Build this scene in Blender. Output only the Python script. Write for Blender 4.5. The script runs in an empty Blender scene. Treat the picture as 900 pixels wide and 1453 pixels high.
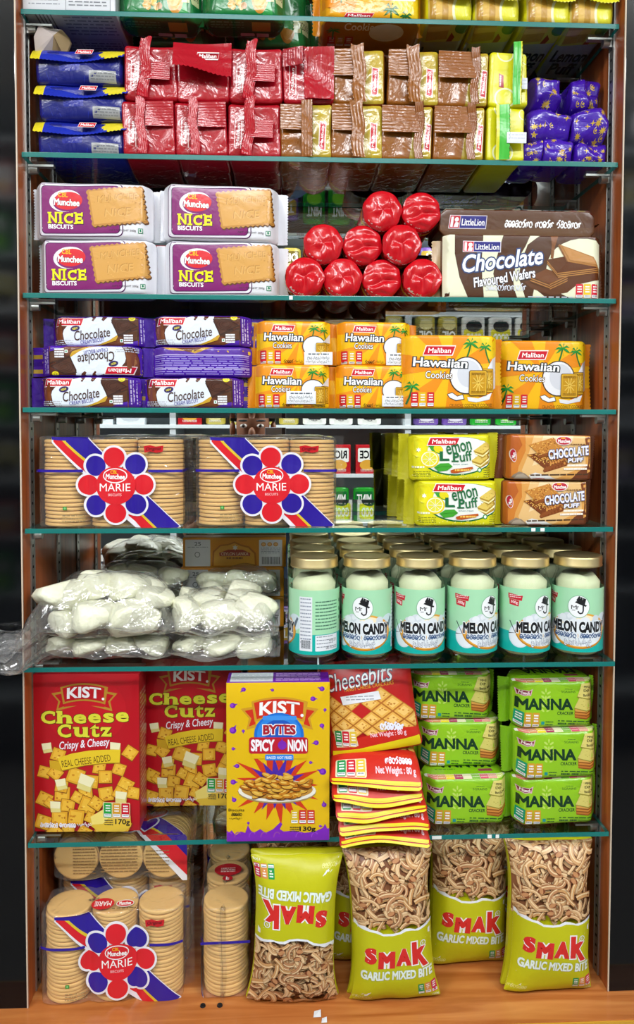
import bpy, bmesh, math, random
import numpy as np
from mathutils import Vector, Matrix
from mathutils.geometry import tessellate_polygon

SC = bpy.context.scene
COL = SC.collection
PI = math.pi

# ---------------------------------------------------------------- camera, world, lights, exposure
ZO = 1.5565                                  # the counter top stands 0.72 m above the floor
F, CX, CY = 1080.0, 450.0, 653.8             # focal length and principal point for the 900 x 1453 picture
PITCH, YAW, ROLL = 0.0395, 0.0421, 0.0025
CAM = np.array([0.3688, -1.08, -0.005 + ZO])
_cp, _sp, _cy, _sy = math.cos(PITCH), math.sin(PITCH), math.cos(YAW), math.sin(YAW)
_f = np.array([_sy * _cp, _cy * _cp, -_sp]); _r0 = np.array([_cy, -_sy, 0.0]); _u0 = np.cross(_r0, _f)
_r = math.cos(ROLL) * _r0 + math.sin(ROLL) * _u0
_u = -math.sin(ROLL) * _r0 + math.cos(ROLL) * _u0
cam = bpy.data.cameras.new('camera')
cam.sensor_width = 36.0
cam.lens = F / 1453 * 36.0
cam.shift_y = (CY - 726.5) / 1453
cam.clip_start = 0.02
camo = bpy.data.objects.new('camera', cam)
camo.matrix_world = Matrix([[_r[i], _u[i], -_f[i], CAM[i]] for i in range(3)] + [[0, 0, 0, 1]])
COL.objects.link(camo)
SC.camera = camo

def at(px, py, Y):
    """the point of the plane y = Y that the photograph shows at pixel (px, py)"""
    d = _f * F + _r * (px - CX) - _u * (py - CY)
    t = (Y - CAM[1]) / d[1]
    return CAM + t * d

def on_z(px, py, z):
    d = _f * F + _r * (px - CX) - _u * (py - CY)
    return CAM + (z - CAM[2]) / d[2] * d

W = bpy.data.worlds.new('World'); SC.world = W
W.use_nodes = True
W.node_tree.nodes['Background'].inputs[0].default_value = (0.92, 0.96, 1.0, 1)
W.node_tree.nodes['Background'].inputs[1].default_value = 0.36

def area(name, loc, target, sx, sy, power, color=(1, 1, 1)):
    l = bpy.data.lights.new(name, 'AREA'); l.shape = 'RECTANGLE'; l.size = sx; l.size_y = sy
    l.energy = power; l.color = color
    o = bpy.data.objects.new(name, l); COL.objects.link(o)
    o.location = loc
    o.rotation_euler = (Vector(target) - Vector(loc)).to_track_quat('-Z', 'Y').to_euler()
    return o
for lx, ly, pw in ((-1.65, -1.95, 22), (0.42, -2.0, 30), (2.45, -1.95, 22)):
    area('ceiling_tube', (lx, ly, 2.93), (0.40 + (lx - .4) * .3, 0.1, 1.1), 1.2, 0.08, pw, (0.97, 0.985, 1.0))
for lx in (-0.9, 1.7):
    area('aisle_fill', (lx, -1.45, 2.93), (0.40 + (lx - .4) * .5, -2.5, 1.5), 1.2, 0.07, 46, (0.97, 0.985, 1.0))  # added fill lights, unseen, to brighten the mirrored shelving across the aisle

vs = SC.view_settings
vs.view_transform = 'Standard'; vs.look = 'None'; vs.gamma = 1.0; vs.use_curve_mapping = False
vs.exposure = -0.02
SC.cycles.max_bounces = 14
SC.cycles.transparent_max_bounces = 40
SC.cycles.transmission_bounces = 8
SC.cycles.glossy_bounces = 5
SC.cycles.caustics_reflective = False
SC.cycles.caustics_refractive = False
SC.cycles.sample_clamp_indirect = 4.0

# ---------------------------------------------------------------- colours and materials
def lin(h):
    h = h.lstrip('#')
    c = [int(h[i:i + 2], 16) / 255 for i in (0, 2, 4)]
    return tuple(x / 12.92 if x <= 0.04045 else ((x + 0.055) / 1.055) ** 2.4 for x in c)

def mat(name):
    m = bpy.data.materials.new(name); m.use_nodes = True
    nt = m.node_tree; nt.nodes.clear()
    out = nt.nodes.new('ShaderNodeOutputMaterial')
    return m, nt, out

def N(nt, kind, **kw):
    n = nt.nodes.new(kind)
    for k, v in kw.items():
        if hasattr(n, k): setattr(n, k, v)
        else: n.inputs[k.replace('_', ' ')].default_value = v
    return n

def bump_nodes(nt, scale, strength, dist, ridged=True, detail=3.0):
    tc = N(nt, 'ShaderNodeTexCoord')
    no = N(nt, 'ShaderNodeTexNoise'); no.inputs['Scale'].default_value = scale; no.inputs['Detail'].default_value = detail
    no.inputs['Distortion'].default_value = 0.6
    nt.links.new(tc.outputs['Object'], no.inputs['Vector'])
    src = no.outputs['Fac']
    if ridged:
        a = N(nt, 'ShaderNodeMath', operation='SUBTRACT'); a.inputs[1].default_value = 0.5
        b = N(nt, 'ShaderNodeMath', operation='ABSOLUTE')
        nt.links.new(src, a.inputs[0]); nt.links.new(a.outputs[0], b.inputs[0]); src = b.outputs[0]
    bp = N(nt, 'ShaderNodeBump'); bp.inputs['Strength'].default_value = strength; bp.inputs['Distance'].default_value = dist
    nt.links.new(src, bp.inputs['Height'])
    return bp.outputs['Normal']

def printed(name, rough, spec, bscale=0, bstr=0, bdist=0.003, coat=0.0, ridged=True, metal=0.0):
    """printed film or board: the ink colours are the mesh's colour attribute"""
    m, nt, out = mat(name)
    p = N(nt, 'ShaderNodeBsdfPrincipled')
    a = N(nt, 'ShaderNodeAttribute', attribute_name='Col')
    nt.links.new(a.outputs['Color'], p.inputs['Base Color'])
    p.inputs['Roughness'].default_value = rough
    p.inputs['Specular IOR Level'].default_value = spec
    p.inputs['Metallic'].default_value = metal
    p.inputs['Coat Weight'].default_value = coat
    p.inputs['Coat Roughness'].default_value = 0.08
    if bstr:
        nrm = bump_nodes(nt, bscale, bstr, bdist, ridged)
        nt.links.new(nrm, p.inputs['Normal'])
        if coat: nt.links.new(nrm, p.inputs['Coat Normal'])
    nt.links.new(p.outputs[0], out.inputs[0])
    return m

def plain(name, hexc, rough=0.5, metal=0.0, spec=0.5, bscale=0, bstr=0, bdist=0.002, coat=0.0, trans=0.0, sss=0.0):
    m, nt, out = mat(name)
    p = N(nt, 'ShaderNodeBsdfPrincipled')
    p.inputs['Base Color'].default_value = (*lin(hexc), 1)
    p.inputs['Roughness'].default_value = rough; p.inputs['Metallic'].default_value = metal
    p.inputs['Specular IOR Level'].default_value = spec
    p.inputs['Coat Weight'].default_value = coat
    p.inputs['Transmission Weight'].default_value = trans
    if sss:
        p.inputs['Subsurface Weight'].default_value = sss
        p.inputs['Subsurface Radius'].default_value = (0.01, 0.01, 0.008)
    if bstr: nt.links.new(bump_nodes(nt, bscale, bstr, bdist, False), p.inputs['Normal'])
    nt.links.new(p.outputs[0], out.inputs[0])
    return m

def clear(name, tint, ior=1.45, rough=0.03, bscale=0, bstr=0, bdist=0.003, haze=0.0, hazecol='#ffffff', solid_body=False, sheen=0.0):
    """clear sheet: lets light straight through and mirrors by Fresnel; a little haze scatters like thin plastic"""
    m, nt, out = mat(name)
    t = N(nt, 'ShaderNodeBsdfTransparent'); t.inputs[0].default_value = (*tint, 1)
    g = N(nt, 'ShaderNodeBsdfGlossy'); g.inputs['Roughness'].default_value = rough
    fr = N(nt, 'ShaderNodeLayerWeight')
    pw = N(nt, 'ShaderNodeMath', operation='POWER'); pw.inputs[1].default_value = 5.0
    f0 = ((ior - 1) / (ior + 1)) ** 2
    ma = N(nt, 'ShaderNodeMath', operation='MULTIPLY_ADD'); ma.inputs[1].default_value = 1 - f0; ma.inputs[2].default_value = f0
    nt.links.new(fr.outputs['Facing'], pw.inputs[0]); nt.links.new(pw.outputs[0], ma.inputs[0])
    mx = N(nt, 'ShaderNodeMixShader')
    fac = ma.outputs[0]
    if sheen:
        ad = N(nt, 'ShaderNodeMath', operation='ADD'); ad.inputs[1].default_value = sheen
        nt.links.new(fac, ad.inputs[0]); fac = ad.outputs[0]
    if solid_body:
        ge = N(nt, 'ShaderNodeNewGeometry'); iv = N(nt, 'ShaderNodeMath', operation='SUBTRACT'); iv.inputs[0].default_value = 1.0
        mu = N(nt, 'ShaderNodeMath', operation='MULTIPLY')
        nt.links.new(ge.outputs['Backfacing'], iv.inputs[1]); nt.links.new(iv.outputs[0], mu.inputs[0]); nt.links.new(fac, mu.inputs[1])
        fac = mu.outputs[0]
    nt.links.new(fac, mx.inputs[0])
    base = t.outputs[0]
    if haze:
        d = N(nt, 'ShaderNodeBsdfDiffuse'); d.inputs[0].default_value = (*lin(hazecol), 1)
        m2 = N(nt, 'ShaderNodeMixShader'); m2.inputs[0].default_value = haze
        nt.links.new(t.outputs[0], m2.inputs[1]); nt.links.new(d.outputs[0], m2.inputs[2]); base = m2.outputs[0]
    nt.links.new(base, mx.inputs[1]); nt.links.new(g.outputs[0], mx.inputs[2])
    if bstr:
        nrm = bump_nodes(nt, bscale, bstr, bdist)
        nt.links.new(nrm, g.inputs['Normal']); nt.links.new(nrm, fr.inputs['Normal'])
    nt.links.new(mx.outputs[0], out.inputs[0])
    return m

def wood(name, c1, c2, c3, axis, rough=0.32):
    m, nt, out = mat(name)
    tc = N(nt, 'ShaderNodeTexCoord')
    mp = N(nt, 'ShaderNodeMapping')
    mp.inputs['Scale'].default_value = (2.2, 30, 60) if axis == 'x' else (30, 30, 2.0)
    nt.links.new(tc.outputs['Object'], mp.inputs[0])
    no = N(nt, 'ShaderNodeTexNoise'); no.inputs['Scale'].default_value = 1.3; no.inputs['Detail'].default_value = 8
    no.inputs['Distortion'].default_value = 1.2
    nt.links.new(mp.outputs[0], no.inputs['Vector'])
    rp = N(nt, 'ShaderNodeValToRGB')
    e = rp.color_ramp.elements
    e[0].position = 0.3; e[0].color = (*lin(c1), 1); e[1].position = 0.72; e[1].color = (*lin(c3), 1)
    k = rp.color_ramp.elements.new(0.52); k.color = (*lin(c2), 1)
    nt.links.new(no.outputs['Fac'], rp.inputs[0])
    p = N(nt, 'ShaderNodeBsdfPrincipled'); p.inputs['Roughness'].default_value = rough
    nt.links.new(rp.outputs[0], p.inputs['Base Color'])
    nt.links.new(p.outputs[0], out.inputs[0])
    return m

M = dict(
    film=printed('printed_film', 0.24, 0.55, 38, 0.5, 0.004),
    film_calm=printed('printed_film_calm', 0.26, 0.5, 26, 0.28, 0.004),
    foil=printed('printed_foil', 0.2, 0.5, 42, 0.45, 0.005, coat=0.1),
    bagfilm=printed('printed_bag_film', 0.36, 0.4, 22, 0.3, 0.004),
    board=printed('printed_board', 0.3, 0.45),
    paper=printed('printed_paper', 0.6, 0.3),
    biscuit=plain('baked_biscuit', '#e0b46c', 0.62, bscale=320, bstr=0.25, bdist=0.001),
    steel=plain('zinc_steel', '#a9a9a6', 0.34, 0.85, bscale=200, bstr=0.05),
    darksteel=plain('dark_steel', '#2b2c2e', 0.4, 0.6),
    slot=plain('slot_shadow_steel', '#0c0c0e', 0.8),
    trim=plain('pale_edge_band', '#c9b7a4', 0.45),
    glass=clear('shelf_glass', (0.95, 0.985, 0.98), 1.5, 0.01, solid_body=True),
    edge=plain('glass_edge', '#15706b', 0.2, spec=0.5, trans=0.0),
    jar=clear('jar_glass', (0.97, 0.985, 0.975), 1.5, 0.02, 60, 0.12, 0.002, solid_body=True),
    wrap=clear('cellophane', (0.985, 0.985, 0.985), 1.55, 0.09, 34, 0.8, 0.008, haze=0.035),
    polybag=clear('polythene', (0.98, 0.98, 0.98), 1.6, 0.13, 30, 1.0, 0.012, haze=0.06, sheen=0.07),
    wood_v=wood('laminate_upright', '#7e3a16', '#a35426', '#b9683a', 'z'),
    wood_h=wood('laminate_counter', '#9a5424', '#b46c36', '#ca864a', 'x', 0.25),
    black=plain('black_gloss_panel', '#08090c', 0.07, spec=0.3),
    gold=plain('gold_lid', '#d6c491', 0.42, 1.0),
    sugar=plain('sugar_candy', '#e6e7cf', 0.35, sss=0.25, bscale=55, bstr=0.7, bdist=0.006, spec=0.5),
    candy=plain('jar_candy', '#dfe3bd', 0.5, bscale=60, bstr=0.3, spec=0.4),
    kraft=plain('grey_board', '#a08b6c', 0.85),
)
def _mirror():
    m, nt, out = mat('silvered_mirror')
    g = N(nt, 'ShaderNodeBsdfGlossy'); g.inputs['Roughness'].default_value = 0.0
    g.inputs[0].default_value = (0.86, 0.9, 0.88, 1)
    nt.links.new(g.outputs[0], out.inputs[0]); return m
M['mirror'] = _mirror()

# ---------------------------------------------------------------- objects
def tag(o, label=None, cat=None, group=None, kind=None):
    if label: o['label'] = label
    if cat: o['category'] = cat
    if group: o['group'] = group
    if kind: o['kind'] = kind
    return o

def thing(name, label, cat, loc=(0, 0, 0), rot=(0, 0, 0), group=None):
    o = bpy.data.objects.new(name, None); COL.objects.link(o)
    o.empty_display_size = 0.02
    o.location = loc; o.rotation_euler = rot
    return tag(o, label, cat, group)

def obj(name, me, m=None, parent=None):
    if m is not None and not me.materials:
        for x in (m if isinstance(m, (list, tuple)) else [m]): me.materials.append(x)
    o = bpy.data.objects.new(name, me); COL.objects.link(o)
    if parent: o.parent = parent
    return o

def mesh_from(V, Fs, name='mesh', smooth=True, cols=None, mats=None):
    me = bpy.data.meshes.new(name)
    me.from_pydata([tuple(v) for v in V], [], [tuple(f) for f in Fs])
    if smooth: me.polygons.foreach_set('use_smooth', [True] * len(Fs))
    if mats is not None: me.polygons.foreach_set('material_index', list(mats))
    if cols is not None:
        ca = me.color_attributes.new('Col', 'FLOAT_COLOR', 'CORNER')
        arr = np.ones((len(me.loops), 4), np.float32)
        i = 0
        for f, c in zip(Fs, cols):
            arr[i:i + len(f), :3] = c; i += len(f)
        ca.data.foreach_set('color', arr.ravel())
    me.update()
    return me

def boxes(lst, name='mesh', bevel=0.0, mats=None):
    """axis-aligned boxes (x0,x1,y0,y1,z0,z1) as one mesh"""
    bm = bmesh.new()
    for k, (x0, x1, y0, y1, z0, z1) in enumerate(lst):
        r = bmesh.ops.create_cube(bm, size=1.0)
        for v in r['verts']:
            v.co = Vector(((x0 + x1) / 2 + v.co.x * (x1 - x0), (y0 + y1) / 2 + v.co.y * (y1 - y0), (z0 + z1) / 2 + v.co.z * (z1 - z0)))
        if mats:
            for f in {f for v in r['verts'] for f in v.link_faces}: f.material_index = mats[k]
    if bevel: bmesh.ops.bevel(bm, geom=list(bm.edges), offset=bevel, segments=2, affect='EDGES', profile=0.7)
    me = bpy.data.meshes.new(name); bm.to_mesh(me); bm.free()
    return me

def kids(o): return [c for c in bpy.data.objects if c.parent == o]
def copy_tree(o, parent=None):
    c = o.copy(); COL.objects.link(c)
    if parent: c.parent = parent
    for ch in kids(o): copy_tree(ch, c)
    return c
def dup(o, label, loc, rot=(0, 0, 0), group=None):
    c = copy_tree(o)
    c.location = loc; c.rotation_euler = rot
    c['label'] = label
    if group: c['group'] = group
    return c

# ---------------------------------------------------------------- printing: flat inks that follow a pack's surface
def homography(src, dst):
    A, b = [], []
    for (x, y), (u, v) in zip(src, dst):
        A.append([x, y, 1, 0, 0, 0, -u * x, -u * y]); b.append(u)
        A.append([0, 0, 0, x, y, 1, -v * x, -v * y]); b.append(v)
    h = np.linalg.solve(np.array(A, float), np.array(b, float))
    return np.append(h, 1).reshape(3, 3)

_tc = {}
def glyphs(s, bold, shear):
    """filled letter shapes; bold widens every stroke outwards"""
    k = (s, round(max(bold, 0), 4), round(shear, 3))
    if k not in _tc:
        if bold <= 0:
            c = bpy.data.curves.new('t', 'FONT'); c.body = s; c.shear = shear
            c.resolution_u = 3; c.fill_mode = 'FRONT'
            o = bpy.data.objects.new('t', c); COL.objects.link(o)
            me = bpy.data.meshes.new_from_object(o.evaluated_get(bpy.context.evaluated_depsgraph_get()))
            bm = bmesh.new(); bm.from_mesh(me); bmesh.ops.remove_doubles(bm, verts=bm.verts, dist=1e-5)
            V = np.array([v.co[:2] for v in bm.verts]).reshape(-1, 2)
            bm.verts.index_update()
            Fs = [tuple(v.index for v in f.verts) for f in bm.faces]
            bm.free()
            bpy.data.objects.remove(o); bpy.data.curves.remove(c); bpy.data.meshes.remove(me)
        else:
            V0, F0 = glyphs(s, 0, shear)
            ed = {}
            for f in F0:
                p = V0[list(f)]
                ar = ((p[:, 0] * np.roll(p[:, 1], -1)) - (p[:, 1] * np.roll(p[:, 0], -1))).sum()
                g = f if ar > 0 else f[::-1]
                for i in range(len(g)):
                    e = (g[i], g[(i + 1) % len(g)])
                    if (e[1], e[0]) in ed: del ed[(e[1], e[0])]
                    else: ed[e] = 1
            nrm = {}
            for a, b in ed:
                t = V0[b] - V0[a]; L = np.linalg.norm(t)
                if L < 1e-9: continue
                n = np.array([t[1], -t[0]]) / L
                nrm.setdefault(a, []).append(n); nrm.setdefault(b, []).append(n)
            V = [tuple(v) for v in V0]; Fs = list(F0); new = {}
            for i, ns in nrm.items():
                m = sum(ns); L = np.linalg.norm(m)
                m = ns[0] if L < 1e-6 else m / L
                d = bold / max(0.55, float(m @ ns[0]))
                new[i] = len(V); V.append(tuple(V0[i] + m * d))
            for a, b in ed:
                if a in new and b in new: Fs.append((b, a, new[a], new[b]))
            V = np.array(V)
        _tc[k] = (V, Fs)
    return _tc[k]

class Art:
    """ink shapes drawn in the pixel frame of a close look at the photograph; quad = corners TL, TR, BR, BL of the face there"""
    def __init__(s, quad):
        if len(quad) == 2:
            (a, b), (c, d) = quad; quad = [(a, b), (c, b), (c, d), (a, d)]
        s.H = homography(quad, [(0, 1), (1, 1), (1, 0), (0, 0)])
        s.it = []; s.bb = []; s.rng = random.Random(5)
    def add(s, V, Fs, col):
        V = np.asarray(V, float)
        if len(V) == 0: return
        x0, y0 = V.min(0); x1, y1 = V.max(0)
        lv = 1 + max([l for (a, b, c, d, l) in s.bb if a < x1 and c > x0 and b < y1 and d > y0] or [0])
        s.bb.append((x0, y0, x1, y1, lv)); s.it.append((V, Fs, lin(col), lv))
    def poly(s, pts, col):
        tr = tessellate_polygon([[Vector((x, y, 0)) for x, y in pts]])
        s.add(pts, tr, col)
    def rect(s, x0, y0, x1, y1, col, r=0):
        if not r: return s.poly([(x0, y0), (x1, y0), (x1, y1), (x0, y1)], col)
        p = []
        for cx, cy, a in ((x1 - r, y0 + r, -90), (x1 - r, y1 - r, 0), (x0 + r, y1 - r, 90), (x0 + r, y0 + r, 180)):
            for k in range(6):
                t = math.radians(a + 18 * k); p.append((cx + r * math.cos(t), cy + r * math.sin(t)))
        s.poly(p, col)
    def ell(s, cx, cy, rx, ry, col, rot=0, n=26):
        c, d = math.cos(math.radians(rot)), math.sin(math.radians(rot))
        P = []
        for k in range(n):
            a, b = rx * math.cos(2 * PI * k / n), ry * math.sin(2 * PI * k / n)
            P.append((cx + a * c - b * d, cy + a * d + b * c))
        s.add(P, [tuple(range(n))], col)
    def star(s, cx, cy, r, col, n=5, inner=0.42, rot=-90):
        P = []
        for k in range(2 * n):
            a = math.radians(rot + 180 * k / n); q = r if k % 2 == 0 else r * inner
            P.append((cx + q * math.cos(a), cy + q * math.sin(a)))
        s.poly(P, col)
    def line(s, pts, w, col, closed=False):
        pts = [np.array(p, float) for p in pts]
        if closed: pts = pts + [pts[0]]
        L, R = [], []
        n = len(pts)
        for i in range(n):
            a = pts[max(i - 1, 0)] if not (closed and i == 0) else pts[-2]
            b = pts[min(i + 1, n - 1)] if not (closed and i == n - 1) else pts[1]
            t = b - a; t = t / (np.linalg.norm(t) + 1e-9); nn = np.array([-t[1], t[0]]) * w / 2
            L.append(pts[i] + nn); R.append(pts[i] - nn)
        s.add(L + R, [(i, i + 1, n + i + 1, n + i) for i in range(n - 1)], col)
    def ring(s, cx, cy, rx, ry, w, col, a0=0, a1=360, n=24):
        s.line([(cx + rx * math.cos(math.radians(a0 + (a1 - a0) * k / n)), cy + ry * math.sin(math.radians(a0 + (a1 - a0) * k / n))) for k in range(n + 1)], w, col)
    def text(s, t, x0, y0, x1, y1, col, bold=0.0, shear=0.0, rot=0, out=None, outw=0.03, arc=0, flip=False):
        bold = max(bold, 0.0) * 1.15
        V0, _ = glyphs(t, bold, shear)
        if len(V0) == 0: return
        mn, mx = V0.min(0), V0.max(0)
        def go(b, c):
            V, Fs = glyphs(t, b, shear)
            q = (V - mn) / (mx - mn)
            X = x0 + q[:, 0] * (x1 - x0); Y = y1 - q[:, 1] * (y1 - y0)
            if arc: Y = Y - arc * (1 - (2 * q[:, 0] - 1) ** 2)
            cx, cy = (x0 + x1) / 2, (y0 + y1) / 2
            a = math.radians(rot + (180 if flip else 0)); ca, sa = math.cos(a), math.sin(a)
            s.add(np.stack([cx + (X - cx) * ca - (Y - cy) * sa, cy + (X - cx) * sa + (Y - cy) * ca], 1), Fs, c)
        if out: go(bold + outw, out)
        go(bold, col)
    def lines(s, x0, y0, x1, y1, n, col, fill=0.45, gap=0.12, vert=False):
        """rows of lettering too small to read: broken strokes"""
        V, Fs = [], []
        for i in range(n):
            if vert: a, b = x0 + (x1 - x0) * i / n, (x1 - x0) / n * fill; p, e = y0, y1
            else: a, b = y0 + (y1 - y0) * i / n, (y1 - y0) / n * fill; p, e = x0, x1
            L = e - p
            while p < e - 0.02 * L:
                q = min(e, p + L * s.rng.uniform(0.06, 0.2))
                k = len(V)
                V += [(a, p), (a + b, p), (a + b, q), (a, q)] if vert else [(p, a), (q, a), (q, a + b), (p, a + b)]
                Fs.append((k, k + 1, k + 2, k + 3)); p = q + L * gap * s.rng.uniform(0.15, 0.4)
        s.add(V, Fs, col)
    def curls(s, x0, y0, x1, y1, n, col, w):
        """rounded looping letters of the local script"""
        dx = (x1 - x0) / n
        r = s.rng; h = y1 - y0
        V, Fs = [], []
        for i in range(n):
            cx = x0 + dx * (i + 0.5); k = r.randrange(5); R = dx * 0.42
            arcs = [[(0, 0.6, R, .38, 40, 380)], [(-.2, .65, R * .6, .3, 90, 400), (.25, .6, R * .6, .35, 150, 330)], [(0, .55, R, .42, 100, 420), (0, .75, R * .45, .2, 0, 360)],
                    [(-.1, .6, R * .85, .36, 180, 480), (.3, .1, R * .5, .16, 150, 330)], [(0, .7, R * .8, .28, 0, 360), (.1, .25, R * .6, .2, 180, 380)]][k]
            for ox, oy, rx, ry, a0, a1 in arcs:
                m = 14; base = len(V)
                for j in range(m + 1):
                    a = math.radians(a0 + (a1 - a0) * j / m)
                    px, py = cx + ox * dx + rx * math.cos(a), y0 + oy * h + ry * h * math.sin(a)
                    V += [(px - w / 2 * math.cos(a), py - w / 2 * math.sin(a)), (px + w / 2 * math.cos(a), py + w / 2 * math.sin(a))]
                Fs += [(base + 2 * j, base + 2 * j + 1, base + 2 * j + 3, base + 2 * j + 2) for j in range(m)]
        s.add(V, Fs, col)
    def nut(s, x0, y0, x1, y1, cols, gap=0.08):
        """traffic-light nutrition boxes"""
        n = len(cols); w = (x1 - x0) / n; g = w * gap
        for i, c in enumerate(cols):
            a, b = x0 + w * i + g / 2, x0 + w * (i + 1) - g / 2
            s.rect(a, y0, b, y1, c, w * 0.12)
            s.rect(a + w * .06, y0 + (y1 - y0) * .74, b - w * .06, y1 - (y1 - y0) * .06, '#e9edf2')
            s.lines(a + w * .2, y0 + (y1 - y0) * .14, b - w * .16, y0 + (y1 - y0) * .66, 3, '#f4f6f8', 0.5)
            s.lines(a + w * .14, y0 + (y1 - y0) * .78, b - w * .12, y1 - (y1 - y0) * .1, 1, '#7a808a', 0.5)
    def logo(s, x0, y0, x1, y1, word, sl=0.12, rot=0, rim=True):
        """red slanted badge with a white word"""
        k = (x1 - x0) * sl; h = y1 - y0
        P = [(x0 + k, y0), (x1, y0), (x1 - k, y1), (x0, y1)]
        c = np.array([(x0 + x1) / 2, (y0 + y1) / 2]); a = math.radians(rot)
        R = np.array([[math.cos(a), -math.sin(a)], [math.sin(a), math.cos(a)]])
        def tr(Q, g): return [tuple(c + R @ ((np.array(q) - c) * g)) for q in Q]
        if rim: s.poly([tuple(c + R @ (np.array(q) - c + np.sign(np.array(q) - c) * h * .1)) for q in P], '#f3e9e6')
        s.poly(tr(P, 1), '#c4122a')
        s.text(word, x0 + k * 1.1 + h * .12, y0 + h * .2, x1 - k * 1.1 - h * .08, y1 - h * .2, '#ffffff', 0.012, 0.12, rot)
    def subdivided(s, cu, cv):
        """inks in (u, v), cut along a grid so that they can bend, and clipped to the face"""
        bm = bmesh.new()
        Ls = []
        for k, (V, Fs, c, lv) in enumerate(s.it):
            h = np.c_[V, np.ones(len(V))] @ s.H.T
            uv = h[:, :2] / h[:, 2:]
            vs_ = [bm.verts.new((u, v, 0)) for u, v in uv]
            for f in Fs:
                try: g = bm.faces.new([vs_[i] for i in f])
                except ValueError: continue
                g.material_index = k
        for ax, no, cs in (('u', (1, 0, 0), cu), ('v', (0, 1, 0), cv)):
            for c in cs:
                co = (c, 0, 0) if ax == 'u' else (0, c, 0)
                end = c <= 1e-6 or c >= 1 - 1e-6
                bmesh.ops.bisect_plane(bm, geom=bm.verts[:] + bm.edges[:] + bm.faces[:], dist=1e-7, plane_co=co, plane_no=no,
                                       clear_inner=end and c < .5, clear_outer=end and c > .5)
        bm.verts.index_update()
        UV = np.array([v.co[:2] for v in bm.verts]).reshape(-1, 2)
        lvl = np.zeros(len(UV)); Fs, cols = [], []
        for f in bm.faces:
            k = f.material_index
            idx = [v.index for v in f.verts]
            Fs.append(idx); cols.append(s.it[k][2]); lvl[idx] = s.it[k][3]
        bm.free()
        return UV, Fs, cols, lvl

# ---------------------------------------------------------------- pack bodies
FACE = {'front': ((1, 0, 0), (0, 0, 1), (0, -1, 0)), 'back': ((-1, 0, 0), (0, 0, 1), (0, 1, 0)),
        'top': ((1, 0, 0), (0, 1, 0), (0, 0, 1)), 'bottom': ((1, 0, 0), (0, -1, 0), (0, 0, -1)),
        'right': ((0, 1, 0), (0, 0, 1), (1, 0, 0)), 'left': ((0, -1, 0), (0, 0, 1), (-1, 0, 0))}
FACE = {k: tuple(np.array(x, float) for x in v) for k, v in FACE.items()}

def roundbox(P, ext, r):
    inn = np.maximum(ext - r, 1e-6)
    c = np.clip(P, -inn, inn); d = P - c
    L = np.linalg.norm(d, axis=1, keepdims=True)
    return np.where(L > 1e-9, c + d / np.maximum(L, 1e-9) * np.minimum(r, ext.min()), c)

def line1(n, ext, r):
    a = max(0.0, 1 - r / ext)
    inner = np.linspace(-a, a, n + 1)
    e = [a + (1 - a) * t for t in (0.25, 0.5, 0.75, 1.0)] if r > 0.0025 else [1.0]
    return np.concatenate([-np.array(e[::-1]), inner, e])

def ripple(P, seed, freq, ridged=False, n=5):
    """smooth random field in [-1, 1]"""
    r = np.random.RandomState(seed)
    K = r.normal(size=(n, 3)); K /= np.linalg.norm(K, axis=1, keepdims=True)
    K *= freq * r.uniform(0.6, 1.5, (n, 1)); ph = r.uniform(0, 2 * PI, n)
    v = np.sin(P @ K.T + ph).sum(1) / math.sqrt(n)
    return 1 - 2 * np.abs(np.tanh(v)) if ridged else v

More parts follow.
